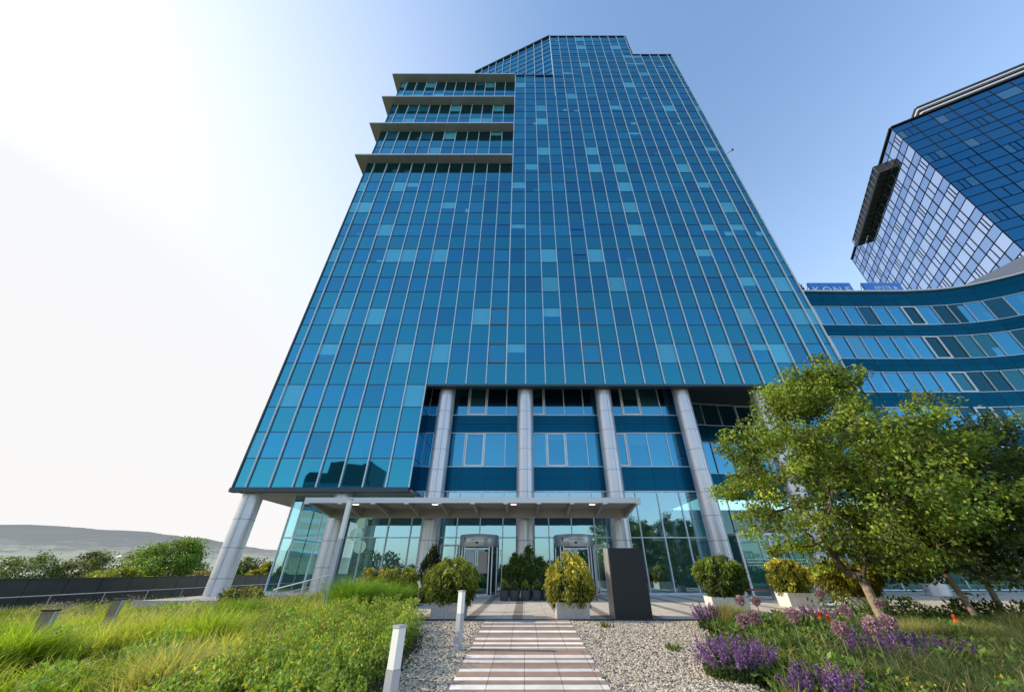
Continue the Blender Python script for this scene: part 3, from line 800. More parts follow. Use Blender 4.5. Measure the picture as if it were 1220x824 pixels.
# ------------------------------------------------------------------ curved wing on the right
wing = empty('office_wing', (40, 34, 0), 0, 'low curved blue office wing with ribbon windows at the right of the glass tower', 'office building')
cpts = [(13.05,30.3),(16,30.85),(20,31.35),(25,31.75),(31,32),(38,32.1),(45,32.05),(49,31.75),(51.5,31.15),(54,30.0),(57,28.0),(60,25.4)]
def resample(pts, step):
    P_ = [Vector((*p, 0)) for p in pts]; out = [P_[0]]; acc = 0; 
    for a, c in zip(P_[:-1], P_[1:]):
        d = (c-a).length; t = step - acc
        while t <= d: out.append(a+(c-a)*t/d); t += step
        acc = (acc + d) % step
    return out
crv = resample(cpts, 1.69)
def wl(b, p, q, z0, z1, col, off=0.0, gap=0.0):
    n_ = Vector((q.y-p.y, -(q.x-p.x), 0)).normalized(); p = p+n_*off; q = q+n_*off; e = (q-p).normalized()*gap
    p = p+e; q = q-e
    b.face([(p.x,p.y+jit()*.6,z0),(q.x,q.y+jit()*.6,z0),(q.x,q.y+jit()*.6,z1),(p.x,p.y+jit()*.6,z1)], col)
bands = [(6.37,8.15,0),(10.84,12.38,0),(14.65,16.19,1),(18.5,20.05,1),(22.9,24.4,1),(27.05,29.2,1)]
vn = []
for i in range(len(crv)):
    e = crv[min(i+1, len(crv)-1)]-crv[max(i-1, 0)]; vn.append(Vector((e.y, -e.x, 0)).normalized())
for z0, z1, up in bands:
    b = MB()
    for i in range(len(crv)-1):
        p, q = crv[i]+vn[i]*.04, crv[i+1]+vn[i+1]*.04; pb, qb = crv[i]-vn[i]*.3, crv[i+1]-vn[i+1]*.3
        if up and crv[i+1].x < 25.9: continue
        zm = (z0+z1)/2
        for a, c in ((z0, zm), (zm, z1)):
            v = rw.uniform(.85, 1.15); b.face([(p.x,p.y,a),(q.x,q.y,a),(q.x,q.y,c),(p.x,p.y,c)], (.003*v,.055*v,.11*v))
        b.face([(p.x,p.y,z0),(pb.x,pb.y,z0),(qb.x,qb.y,z0),(q.x,q.y,z0)], (.01,.02,.03))
    P(b, 'spandrel_band', M['band'], wing)
    g = MB()
    for i in range(len(crv)-1):
        if up and crv[i+1].x < 25.9: continue
        p, q = crv[i]+vn[i]*.046, crv[i+1]+vn[i+1]*.046; g.bar((p.x,p.y,z0+.01),(p.x,p.y,z1-.01), .022, .01); g.bar((p.x,p.y,(z0+z1)/2),(q.x,q.y,(z0+z1)/2), .018, .01)
    P(g, 'panel_joint', M['grid'], wing)
for z0, z1, up in [(8.15,10.84,0),(12.38,14.65,0),(16.19,18.5,1),(20.05,22.9,1),(24.4,27.05,1)]:
    g = MB(); idx = 0
    for p, q in zip(crv[:-1], crv[1:]):
        if up and q.x < 25.9: continue
        if z1 > 13.5 and not up and q.x < 25.9: zt = 14.5
        else: zt = z1
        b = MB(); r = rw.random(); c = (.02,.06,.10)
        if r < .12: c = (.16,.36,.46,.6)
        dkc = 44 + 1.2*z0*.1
        if abs((p.x+q.x)/2-dkc) < 3.4 and rw.random() < .8: c = (.006,.014,.014,.12) if rw.random() < .75 else (.03,.10,.09,.3)  # dark reflection painted into a cluster of panes, mirror coat cut down
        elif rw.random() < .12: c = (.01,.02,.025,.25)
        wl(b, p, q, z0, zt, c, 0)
        if r > .75: 
            m_ = p+(q-p)*.55; wl(b, m_, q, z0, z0+(zt-z0)*rw.uniform(.3, .9), (.10,.28,.36), .006)
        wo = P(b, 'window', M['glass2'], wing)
        n_ = Vector((q.y-p.y, -(q.x-p.x), 0)).normalized()*.06
        g.bar((p.x+n_.x,p.y+n_.y,z0),(p.x+n_.x,p.y+n_.y,zt), .055, .1)
        for z in (z0+.03, zt-.03): g.bar((p.x+n_.x*.6,p.y+n_.y*.6,z),(q.x+n_.x*.6,q.y+n_.y*.6,z), .06, .06)
        if idx % 7 == 4:
            f = MB(); e = (q-p).normalized()*.1
            for s in (p+e, q-e): f.bar((s.x+n_.x,s.y+n_.y,z0+.06),(s.x+n_.x,s.y+n_.y,zt-.06), .12, .08)
            for z in (z0+.1, zt-.1): f.bar((p.x+e.x+n_.x,p.y+e.y+n_.y,z),(q.x-e.x+n_.x,q.y-e.y+n_.y,z), .08, .12)
            P(f, 'frame', M['white'], wo)
        idx += 1
    P(g, 'window_bars', M['mull'], wing)
g = MB()
for p, q in zip(crv[:-1], crv[1:]):
    if q.x > 25.9: 
        n_ = Vector((q.y-p.y, -(q.x-p.x), 0)).normalized()*.08
        g.bar((p.x+n_.x,p.y+n_.y,29.27),(q.x+n_.x,q.y+n_.y,29.27), .4, .16)
P(g, 'coping', M['white'], wing)
b = MB()
for p, q in zip(crv[:-1], crv[1:]):
    if q.x > 25.9: b.face([(p.x,p.y+.2,28.9),(q.x,q.y+.2,28.9),(q.x+3,60,28.9),(p.x+3,60,28.9)])
    b.face([(p.x,p.y+.35,6.2),(q.x,q.y+.35,6.2),(q.x,q.y+.35,14.5 if q.x < 25.9 else 28.9),(p.x,p.y+.35,14.5 if q.x < 25.9 else 28.9)])
P(b, 'roof', M['dark'], wing)
b = MB()   # grey sloped plant-room roof seen over the parapet
b.face([(50.5,33.6,29.4),(60.5,27.0,29.4),(62,29,34.0),(55,35.6,31.2)]); b.face([(50.5,33.6,29.4),(55,35.6,31.2),(56,37,29.2)])
P(b, 'roof_deck', M['fin'], wing)
# ground-floor glazing of the wing
b = MB(); g = MB()
for p, q in zip(crv[:-1], crv[1:]):
    for z0, z1 in ((.12,3.27),(3.27,6.35)): wl(b, p, q, z0, z1, (1,1,1))
    g.bar((p.x,p.y-.06,.1),(p.x,p.y-.06,6.35), .06, .1)
    for z in (.08, 3.27): g.bar((p.x,p.y-.05,z),(q.x,q.y-.05,z), .06, .08)
P(b, 'shopfront_glazing', M['sideglass'], wing); P(g, 'window_bars', M['mull'], wing)
# steel and glass vestibule in front of the wing
vest = empty('glass_vestibule', (15.5, 27, 0), 0, 'white framed glass entrance vestibule right of the fourth round column', 'vestibule')
vx0, vx1, vy0, vy1, vz = 13.9, 19.6, 26.2, 30.2, 3.25
g = MB()
for x, y in ((vx0,vy0),(15.9,vy0),(vx1,vy0),(vx0,vy1),(vx1,vy1)): g.bar((x,y,0),(x,y,vz), .12, .12)
g.bar((vx0,vy0,vz+.06),(vx1,vy0,vz+.06), .14, .14); g.bar((vx0,vy1,vz+.06),(vx0,vy0-.07,vz+.06), .14, .14); g.bar((vx1,vy1,vz+.06),(vx1,vy0,vz+.06), .12, .12)
P(g, 'frame', M['white'], vest)
b = MB(); b.face([(vx0,vy0,.1),(vx1,vy0,.1),(vx1,vy0,vz),(vx0,vy0,vz)]); b.face([(vx0,vy0,.1),(vx0,vy1,.1),(vx0,vy1,vz),(vx0,vy0,vz)]); P(b, 'glazing', M['sideglass'], vest)
b = MB()
for k in range(44):
    for j in range(3): b.box((vx0+.2+k*.125,vy0-.008,1.55+j*.16),(vx0+.27+k*.125,vy0-.003,1.6+j*.16))
P(b, 'glass_marking', M['white'], vest)

# ------------------------------------------------------------------ roof signs
def sign(name, label, x0, x1, y, z0, z1, tilt, txts, panels, size):
    t = empty(name, (x0, y, z0), 0, label, 'sign')
    for i in range(panels):
        a = (x1-x0)*i/panels+.02; c = (x1-x0)*(i+1)/panels-.02
        b = MB(); b.box((a,0,0),(c,.08,z1-z0)); b.build('panel', M['signblue'], t)
    b = MB()
    for i in range(panels+1):
        a = (x1-x0)*i/panels; b.bar((a,.12,-.9),(a,.12,z1-z0), .06, .06); b.bar((a,1.3,-.9),(a,.14,(z1-z0)*.9), .05, .05)
    b.build('support', M['rail'], t)
    for txt, x, z, sz in txts:
        me = text_mesh(txt, sz, .015); 
        for v in me.vertices: v.co = Vector((x+v.co.x*1.15, -.02+v.co.z, z+v.co.y))
        me.materials.clear(); me.materials.append(M['signwhite'])
        o = bpy.data.objects.new('lettering', me); COL.objects.link(o); o.parent = t
    return t
s1 = sign('roof_sign', 'blue rooftop sign of four panels with white letters KONE', 35.3, 40.55, 33, 29.75, 31.6, 0, [(c, .66+1.31*i, .28, 1.25) for i, c in enumerate('KONE')], 4, 1)
s2 = sign('roof_sign', 'blue rooftop sign lettered ERSTE with a white emblem, right of the KONE sign', 42.0, 46.75, 33, 29.75, 31.6, 0, [('ERSTE', 2.3, .80, .68), ('Bank', 2.2, .18, .5)], 1, 1)
b = MB(); b.box((3.62,-.04,.80),(4.02,-.01,.88)); b.box((3.62,-.04,.93),(4.02,-.01,1.01)); b.box((3.62,-.04,1.06),(4.02,-.01,1.14)); b.box((3.62,-.04,.88),(3.69,-.01,.93)); b.box((3.95,-.04,.88),(4.02,-.01,.93)); b.box((3.62,-.04,1.01),(3.69,-.01,1.06)); b.box((3.77,-.04,1.19),(3.87,-.01,1.29))
b.build('emblem', M['signwhite'], s2)

# ------------------------------------------------------------------ second tower, far right
t2 = empty('office_tower', (75, 45, 0), 0, 'dark blue glass tower block seen corner-on behind the curved wing', 'office tower')
A2 = Vector((67.5,33.4,0)); dB = Vector((18.2,32.5,0)).normalized(); dC = Vector((14.6,-8.3,0)).normalized(); Z2 = 70.0
def face2(dirv, length, mod, dark):
    n = int(length/mod); nrm_ = Vector((dirv.y, -dirv.x, 0))
    if nrm_.dot(Vector((-1,-.2,0))) < 0: nrm_ = -nrm_
    late = MB(); sp = MB(); g = MB()
    kf = 0; zt = Z2
    while zt > 24:
        for z1, z0, kind in ((zt, zt-1.7, 's'), (zt-1.7, zt-3.8, 'w')):
            for i in range(n):
                cuts = [0, 1]
                if kind == 'w' and i % 2 == (kf % 2): cuts = [0, .5, 1] if i % 3 else [0, .33, .6, 1]
                for c0, c1 in zip(cuts[:-1], cuts[1:]):
                    p = A2+dirv*mod*(i+c0); q = A2+dirv*mod*(i+c1); v = rw.uniform(.7, 1.3)
                    if kind == 's': col = (.02*v,.05*v,.12*v)
                    else: col = (.03*v,.07*v,.14*v) if rw.random() < .9 else (.25,.45,.5)
                    tgt = sp if kind == 's' else late
                    j_ = [nrm_*jit()*2 for _ in range(4)]
                    tgt.face([(p.x+j_[0].x,p.y+j_[0].y,z0),(q.x+j_[1].x,q.y+j_[1].y,z0),(q.x+j_[2].x,q.y+j_[2].y,z1),(p.x+j_[3].x,p.y+j_[3].y,z1)], col)
                    if c0 > 0: 
                        pp = p+nrm_*.04; g.bar((pp.x,pp.y,z0),(pp.x,pp.y,z1), .07, .04)
            pp = A2+nrm_*.05; qq = A2+dirv*length+nrm_*.05; g.bar((pp.x,pp.y,z0),(qq.x,qq.y,z0), .055, .04)
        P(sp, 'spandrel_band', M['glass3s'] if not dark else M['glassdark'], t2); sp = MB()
        zt -= 3.8; kf += 1
    for i in range(n+1):
        p = A2+dirv*mod*i+nrm_*.05; g.bar((p.x,p.y,22),(p.x,p.y,Z2), .065, .05)
    p = A2+nrm_*.1; q = A2+dirv*length+nrm_*.1; g.bar((p.x,p.y,Z2+.1),(q.x,q.y,Z2+.1), .3, .3)
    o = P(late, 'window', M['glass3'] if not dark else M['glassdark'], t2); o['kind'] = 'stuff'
    P(g, 'facade_grid', M['grid'], t2)
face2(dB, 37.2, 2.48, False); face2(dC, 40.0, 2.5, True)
b = MB(); B2 = A2+dB*37.2; C2 = A2+dC*40; E2 = B2+dC*40
for p, q in ((A2,B2),(B2,E2),(E2,C2),(C2,A2)):
    ctr = (A2+E2)/2; pi_ = p+(ctr-p).normalized()*.5; qi_ = q+(ctr-q).normalized()*.5
    b.face([(pi_.x,pi_.y,0),(qi_.x,qi_.y,0),(qi_.x,qi_.y,Z2-.2),(pi_.x,pi_.y,Z2-.2)])
b.face([(p.x,p.y,Z2-.3) for p in (A2,B2,E2,C2)])
P(b, 'building_core', M['dark'], t2)
# louvred plant screens
g = MB(); s0 = A2+dC*6.2+dB*2.2; s1_ = A2+dC*40+dB*2.2; s2_ = s0+dB*20
for i in range(4):
    z = Z2+.9+i*1.15; g.bar((s0.x,s0.y,z),(s1_.x,s1_.y,z), .3, .35); g.bar((s0.x,s0.y,z),(s2_.x,s2_.y,z), .3, .35)
P(g, 'roof_louvre', M['finedge'], t2)
b = MB()
for p, q in ((s0,s1_),(s0,s2_)):
    b.face([(p.x+.4,p.y+.4,Z2-.1),(q.x+.4,q.y+.4,Z2-.1),(q.x+.4,q.y+.4,Z2+4.6),(p.x+.4,p.y+.4,Z2+4.6)])
    b.bar((p.x,p.y,Z2+4.8),(q.x,q.y,Z2+4.8), .5, .4)
P(b, 'plant_screen', M['dark'], t2)
nb = Vector((-dB.y, dB.x, 0)); nb = nb if nb.x < 0 else -nb
l0 = A2+dB*6.8+nb*1.8; l1 = A2+dB*28.1+nb*1.8; g = MB()
for i in range(5):
    z = 67.0+i*.48; g.bar((l0.x,l0.y,z),(l1.x,l1.y,z), .05, .1)
for i in range(15):
    p = l0+(l1-l0)*i/14; g.bar((p.x,p.y,66.95),(p.x,p.y,69), .09, .09); q = p-nb*1.7; g.bar((p.x,p.y,66.95),(q.x,q.y,66.95), .09, .09)
P(g, 'side_louvre', M['transom'], t2)
b = MB(); e0 = l0-nb*1.75; e1 = l1-nb*1.75
b.face([(l0.x,l0.y,69.05),(e0.x,e0.y,69.05),(e0.x,e0.y,67.0),(l0.x,l0.y,67.0)]); b.face([(l0.x,l0.y,69.05),(l1.x,l1.y,69.05),(e1.x,e1.y,69.05),(e0.x,e0.y,69.05)])
i0, i1 = l0-nb*.3, l1-nb*.3; b.face([(i0.x,i0.y,67.05),(i1.x,i1.y,67.05),(i1.x,i1.y,69),(i0.x,i0.y,69)]); b.face([(i0.x,i0.y,67.05),(i1.x,i1.y,67.05),(e1.x,e1.y,67.05),(e0.x,e0.y,67.05)])
P(b, 'louvre_box', M['dark'], t2)

# ------------------------------------------------------------------ plants: generators
def leaves(P_, size, aspect, axis=None, spread=1.0, fold=.25):
    """diamond leaves: P_ (N,3); size (N,), axis (N,3) preferred direction; returns (N,4,3)"""
    n = len(P_); d = rng.normal(size=(n, 3))
    if axis is not None: d = axis + d*spread
    d /= np.linalg.norm(d, axis=1, keepdims=True)+1e-9
    r = rng.normal(size=(n, 3)); s = np.cross(d, r); s /= np.linalg.norm(s, axis=1, keepdims=True)+1e-9
    u = np.cross(s, d); size = np.broadcast_to(size, (n,))[:, None]
    w_ = size*aspect/2
    a = P_ - d*size/2; t = P_ + d*size/2
    l = P_ + s*w_ + u*w_*fold - d*size*.08; q = P_ - s*w_ + u*w_*fold - d*size*.08
    return np.stack([a, l, t, q], 1)
def blades(base, h, lean, width, droop=.5):
    """curved blades: base (N,3), h (N,), lean (N,2) horizontal tip offset; returns (N,6,3)"""
    n = len(base); h = np.broadcast_to(h, (n,)); width = np.broadcast_to(width, (n,))
    ang = rng.uniform(0, 2*np.pi, n); s = np.stack([np.cos(ang), np.sin(ang), 0*ang], 1)
    L3 = np.concatenate([lean, np.zeros((n, 1))], 1)
    mid = base + L3*.32 + np.stack([0*h, 0*h, h*.62], 1)
    ll = np.linalg.norm(lean, axis=1)
    tip = base + L3 + np.stack([0*h, 0*h, h - droop*ll*.45], 1)
    w0 = width[:, None]
    return np.stack([base-s*w0*.5, base+s*w0*.5, mid-s*w0*.42, mid+s*w0*.42, tip-s*w0*.06, tip+s*w0*.06], 1)
def vary(col, n, v=.2, hue=.08):
    c = np.array(col)[None]*(1+rng.normal(0, v, (n, 1)))*(1+rng.normal(0, hue, (n, 3))); return np.clip(c, .003, .95)
def put(parent):
    loc = Vector((0,0,0)); q = parent
    while q: loc += q.location; q = q.parent
    return np.array(loc)

# ---- broad trees
def tree(label, base, shape, nclump, nleaf, leaf, colr, trunk_r, group=None, lean=(0, 0), cat='tree', name='tree', spread=.36, shade=.55, limb0=1.0, thin=1.0, shoots=0):
    """shape(zrel 0..1)->radius; base (x,y,z), crown z0..z1"""
    cx, cy, z0, z1, rf = shape
    t = empty(name, base, 0, label, cat, group)
    bx, by, bz = base
    C_ = []
    while len(C_) < nclump:
        k = rng.random(); r = rf(k); 
        if rng.random() > (r/max(rf(q) for q in (.1,.3,.5,.7)))**1.4: continue
        a = rng.uniform(0, 2*np.pi); rr = r*np.sqrt(rng.uniform(.05, 1))*(1+.12*rng.normal())
        C_.append((cx-bx+np.cos(a)*rr, cy-by+np.sin(a)*rr, z0-bz+(z1-z0)*k))
    for _ in range(shoots):      # long shoots that break the outline
        k = rng.uniform(.35, .97); a = rng.uniform(0, 2*np.pi); r0 = rf(k); d_ = np.array([np.cos(a)*.8, np.sin(a)*.8, rng.uniform(.1, .9)])
        for q in (.0, .3, .6, .9): C_.append(tuple(np.array([cx-bx+np.cos(a)*r0*.9, cy-by+np.sin(a)*r0*.9, z0-bz+(z1-z0)*k])+d_*q))
    C_ = np.array(C_)
    # skeleton
    top = np.array([lean[0], lean[1], limb0]); nodes = [np.array([0,0,-.15]), np.array([lean[0]*.4, lean[1]*.5, limb0*.5]), top]
    par = {1:0, 2:1}; wgt = [0]*3
    order = np.argsort(np.linalg.norm(C_-top, axis=1))
    for i in order:
        c = C_[i]; dtop = np.linalg.norm(c-top)
        best, bd = 2, 1e9
        for j in range(2, len(nodes)):
            nd = np.linalg.norm(nodes[j]-c); 
            if np.linalg.norm(nodes[j]-top) < dtop and nd*1.0+.25*np.linalg.norm(nodes[j]-top) < bd: bd = nd+.25*np.linalg.norm(nodes[j]-top); best = j
        m_ = nodes[best]*.5+c*.5+np.array([0,0,-.05])*np.linalg.norm(c-nodes[best])+rng.normal(0, .06, 3)
        nodes.append(m_); par[len(nodes)-1] = best; nodes.append(c); par[len(nodes)-1] = len(nodes)-2
    w_ = np.ones(len(nodes))
    for j in range(len(nodes)-1, 0, -1): w_[par[j]] += w_[j]
    rad = trunk_r*(w_/w_[0])**.45
    b = MB()
    b.tube([nodes[0]+np.array([0,0,-.1]), nodes[0]+np.array([0,0,.12]), nodes[1], nodes[2]], [trunk_r*1.35, trunk_r*1.08, trunk_r*.95, trunk_r*.86], 10)
    b.build('trunk', M['bark'], t)
    b = MB()
    for j in range(3, len(nodes)):
        p = par[j]; b.tube([nodes[p], nodes[j]], [min(max(rad[j]*1.1, .008), rad[p]), max(rad[j]*.85, .005)], 5, caps=False)
    b.build('branch', M['twig'], t)
    # leaves
    n = int(nleaf); idx = rng.integers(0, len(C_), n)
    off = np.clip(rng.normal(size=(n, 3)), -1.7, 1.7)*np.array([spread, spread, spread*.55])*thin
    sc = rng.uniform(.6, 1.35, len(C_))[idx][:, None]
    Pp = C_[idx] + off*sc
    Q = Pp - np.array([0,0,0])
    out = Pp - np.array([cx-bx, cy-by, (z0+z1)/2-bz]); out /= np.linalg.norm(out, axis=1, keepdims=True)
    ax = out*.6 + np.array([0,0,-.15])
    V = leaves(Pp, leaf*rng.uniform(.6, 1.3, n), .62, ax, .8)
    cl = np.clip(1+rng.normal(0, .3, len(C_)), .45, 1.7)[idx][:, None]
    yl = rng.random((n, 1))
    Cc = vary(colr, n, .16, .06)*cl
    Cc = np.where(yl < .12, Cc*np.array([1.7,1.35,1.0]), Cc)
    quads_mesh('crown', V, np.clip(Cc, .004, .8), M['leaf'], t)
    return t
tree('tall bushy tree with a pale bare trunk before the right-hand columns', (9.75,12.1,float(gz(9,12))),
     (10.35,12.1,1.3,7.35,lambda k: 3.5*np.interp(k, [0,.12,.3,.5,.7,.86,1], [.42,.74,1,.82,.52,.25,.06])), 260, 50000, .115, (.16,.23,.035), .125, 'garden trees', (-.08,0), spread=.235, limb0=1.05, shoots=44)
tree('dark spreading tree with a thin leaning trunk, second from the left in the flower bed', (12.7,12.45,float(gz(12,12.4))),
     (14.3,12.9,1.0,5.9,lambda k: 3.4*np.interp(k, [0,.15,.4,.7,1], [.6,.95,1,.7,.1])), 230, 34000, .12, (.075,.12,.025), .085, 'garden trees', (-.12,.1), spread=.27, limb0=1.3, shoots=16)  # leaf colour lowered to paint in the shade on this side
tree('dark tree with a crooked forked trunk at the right edge of the flower bed', (14.45,13.3,float(gz(14,13.3))),
     (16.6,13.6,1.1,5.7,lambda k: 3.2*np.interp(k, [0,.15,.4,.7,1], [.6,.95,1,.7,.1])), 200, 28000, .12, (.07,.105,.025), .085, 'garden trees', (.18,.15), spread=.27, limb0=1.2, shoots=14)  # leaves darkened here too, standing in for shadow

# ---- far trees beyond the parapet
def far_tree(label, x, y, zt, rad, z0=-4.2, col=(.06,.10,.025), n=5200, size=.34):
    h = zt-z0
    tree(label, (x,y,z0), (x,y,z0+h*.25,zt,lambda k: rad*np.interp(k,[0,.2,.5,.8,1],[.55,.95,1,.75,.2])), 90, n, size, col, .22, 'trees beyond the parapet', (0,0), spread=rad*.17, limb0=h*.3)
far_tree('large round green tree beyond the parapet, left of the leftmost column', -59.5,70,6.1,5.0,col=(.12,.21,.035),n=15000)
for x,y,zt,r_,c,lb in ((-83,70,3.8,4.6,(.055,.085,.03),'dull green tree at the left end of the skyline below the hill'),
                    (-77.5,74,4.1,3.6,(.075,.10,.035),'grey-green tree second from left below the hill'),
                    (-73,78,4.3,4.2,(.08,.11,.04),'broad pale green tree below the hill crest'),
                    (-62,62,1.3,2.6,(.13,.16,.03),'low yellow-green tree just left of the curved street lamp'),
                    (-57,60,1.6,2.8,(.14,.17,.03),'low yellow-green tree between the street lamp and the round tree'),
                    (-88,66,2.2,4.2,(.07,.10,.03),'dark low tree at the left edge of the view'),
                    (-50,66,1.2,2.4,(.12,.10,.05),'small brownish tree beside the leftmost column'),
                    (-40,60,3.2,2.6,(.07,.09,.035),'thin grey-green tree seen between leftmost column and pavilion'),
                    (-27.5,45,1.9,2.0,(.12,.14,.03),'light green tree behind the left corner of the glass pavilion')):
    far_tree(lb, x, y, zt, r_, col=tuple(v*1.75 for v in c), n=7000)
# ---- street lamps
def street_lamp(label, x, y, h, s):
    t = empty('street_lamp', (x,y,-4.2), 0, label, 'street lamp', 'street lamps beyond the parapet')
    b = MB(); b.tube([(0,0,0),(0,0,h-.9),(.15*s,0,h-.45),(.7*s,0,h-.12),(1.3*s,0,h)], [.09,.06,.05,.05,.045], 8); b.build('pole', M['rail'], t)
    b = MB(); b.box((1.2*s if s > 0 else 1.9*s,-.14,h-.06),(1.9*s if s > 0 else 1.2*s,.14,h+.08)); b.build('lamp_head', M['white'], t)
street_lamp('curved grey street lamp among the yellow-green trees at left', -60, 60, 7.4, 1)
street_lamp('white street lamp beside the round tree, close to the leftmost column', -51.5, 68, 8.5, -1)

# ---- parapet and handrail on the left edge of the podium
pp = [(-24.2,4),(-24.5,18),(-24.9,26),(-25.2,34),(-25.2,62)]
t = empty('parapet', (-24.8,25,0), 0, 'low dark panelled parapet along the left edge of the roof garden', 'parapet')
segs = resample(pp, 1.9); i = 0
for p, q in zip(segs[:-1], segs[1:]):
    b = MB(); e = (q-p).normalized()*.02; v = rw.uniform(.6, 1.6)
    b.bar((p.x+e.x,p.y+e.y,.22),(q.x-e.x,q.y-e.y,.22), .1, 1.35, (v,v,v)); P(b, 'panel', M['parapet'], t)
b = MB()
for p, q in zip(segs[:-1], segs[1:]): b.bar((p.x,p.y,.93),(q.x,q.y,.93), .18, .06)
P(b, 'coping', M['dark'], t)
t = empty('handrail', (-22.5,25,0), 0, 'long metal handrail running in front of the dark parapet at left', 'handrail')
b = MB(); rl = [(-22.3,4,.28),(-22.6,18,.28),(-23,34,.28),(-23,60,.28)]
for p, q in zip(rl[:-1], rl[1:]): b.tube([p, q], .024, 8)
P(b, 'rail', M['rail'], t)
for k in range(20):
    y = 5+k*2.6; b = MB(); b.tube([(-22.45-.02*k,y,-.7),(-22.45-.02*k,y,.27)], .02, 6); P(b, 'post', M['rail'], t)

# ---- short stair handrail by the pavilion
t = empty('stair_rail', (-11.3,23,0), 0, 'short sloping stainless handrail behind the ornamental grass by the pavilion', 'handrail')
b = MB(); b.tube([(-13.1,22.4,.42),(-12.9,22.4,.5),(-10.2,22.4,1.12)], .03, 8); b.tube([(-12.9,22.4,.2),(-10.2,22.4,.82)], .02, 8); P(b, 'rail', M['rail'], t)
for x, z in ((-12.9,.5),(-11.5,.82),(-10.2,1.12)):
    b = MB(); b.tube([(x,22.4,-.1),(x,22.4,z)], .022, 8); P(b, 'post', M['rail'], t)

# ---- light mast with luminous upper part
t = empty('light_mast', (-7.6,16.6,float(gz(-7.6,16.6))), 0, 'slim tall light column with white upper section in front of the canopy', 'lamp')
b = MB(); b.box((-.09,-.09,-.1),(.09,.09,2.42)); b.build('pole', M['post'], t)
b = MB(); b.box((-.085,-.085,2.423),(.085,.085,3.9)); b.build('lamp_shade', M['diffuser'], t)
b = MB(); b.box((-.1,-.1,3.903),(.1,.1,3.95)); b.build('cap', M['post'], t)

# ---- bollards
def bollard(label, x, y):
    t = empty('bollard_light', (x,y,float(gz(x,y))), R(-32), label, 'bollard light', 'bollard lights by the path')
    b = MB(); b.box((-.062,-.062,-.05),(.062,.062,.66)); b.build('post', M['post'], t)
    b = MB(); b.box((-.058,-.058,.664),(.058,.058,1.07)); b.build('lamp_shade', M['diffuser'], t)
    b = MB(); b.box((-.066,-.066,1.072),(.066,.066,1.1)); b.build('cap', M['post'], t)
bollard('slim square bollard light in the foreground, cut by the bottom edge of the picture', -1.64, 5.9)
bollard('slim square bollard light on the gravel near the planter at the terrace', -1.47, 10.1)

# ---- dark monolith sign
t = empty('monolith', (3.4,14.4,0), 0, 'blank dark grey monolith standing on the terrace edge right of the golden shrub', 'monolith')
b = MB(); b.box((-.53,-.5,.0),(.62,-.36,1.93)); b.build('front_slab', M['mono'], t)
b = MB(); b.box((-.55,-.357,.0),(.62,.42,1.93)); b.build('side_panel', M['monoside'], t)  # pale colour paints sunlight onto the left side of the dark block

# ---- planters with golden evergreens
def lumpy_shrub(name, label, x, y, z0, rx, ry, h, col, tip, n=5200, size=.1, cat='shrub', group=None, shape='round', seed=0, lean=0):
    t = empty(name, (x,y,z0), 0, label, cat, group)
    r_ = np.random.default_rng(seed+50)
    lob = r_.normal(size=(26, 3)); lob[:, 2] = np.abs(lob[:, 2]); lob /= np.linalg.norm(lob, axis=1, keepdims=True); amp = r_.uniform(-.10, .17, 26)
    nt_ = max(24, n//42); td = r_.normal(size=(nt_, 3)); td[:, 2] = td[:, 2]*.9+.12; td /= np.linalg.norm(td, axis=1, keepdims=True)
    ti = rng.integers(0, nt_, n); f = rng.random(n)                     # position along the hanging tuft
    d = td[ti]; rr = 1 + (np.maximum(0, (d@lob.T)-.8)*5*amp[None]).sum(1); zz = d[:, 2]
    rr = rr*(1+r_.normal(0, .05, nt_)[ti])
    prof = np.interp(zz, [-1,-.6,0,.6,1], [.85,1.0,.85,.5,.25]) if shape == 'cone' else np.interp(zz, [-1,-.5,0,.6,1], [1.1,1.0,1.03,1.1,1.1])
    hang = (.2*h if shape == 'round' else -.16*h)*r_.uniform(.6, 1.3, nt_)[ti]*f
    inn = 1-.14*f*(1 if shape == 'round' else .6)-.12*rng.random(n)**2; w_ = .045*rx*(1+1.2*np.sin(np.pi*f))
    Pp = np.stack([d[:,0]*rx*rr*prof*inn, d[:,1]*ry*rr*prof*inn, h*.5+zz*h*.5*rr - hang], 1)+rng.normal(0, 1, (n, 3))*w_[:, None]
    Pp[:, 2] = np.maximum(Pp[:, 2], -.06)
    ax = np.stack([d[:,0]*.5, d[:,1]*.5, -.8+.5*(1-f)], 1) if shape == 'round' else np.stack([d[:,0]*.4, d[:,1]*.4, .9+0*f], 1)
    V = leaves(Pp, size*rng.uniform(.6, 1.5, n), .36, ax, .3)
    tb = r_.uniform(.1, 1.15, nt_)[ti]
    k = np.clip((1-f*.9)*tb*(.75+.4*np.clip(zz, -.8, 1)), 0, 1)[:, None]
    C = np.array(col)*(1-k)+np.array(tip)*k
    C = np.clip(C*(1+rng.normal(0, .2, (n, 1))), .004, .8)
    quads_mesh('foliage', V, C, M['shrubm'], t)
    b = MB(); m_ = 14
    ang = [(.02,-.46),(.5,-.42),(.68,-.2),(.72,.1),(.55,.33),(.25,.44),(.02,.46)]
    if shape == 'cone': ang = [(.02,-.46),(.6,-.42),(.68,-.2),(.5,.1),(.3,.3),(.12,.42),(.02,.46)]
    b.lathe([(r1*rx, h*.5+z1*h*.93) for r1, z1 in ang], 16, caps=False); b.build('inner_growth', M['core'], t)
    b = MB(); b.tube([(0,0,-.12),(0,0,h*.3)], .05, 8); b.build('stem', M['bark'], t)
    return t
M['core'] = pbr('shrub_core', (.018,.026,.008), .95, 0, .4, 12, .8)
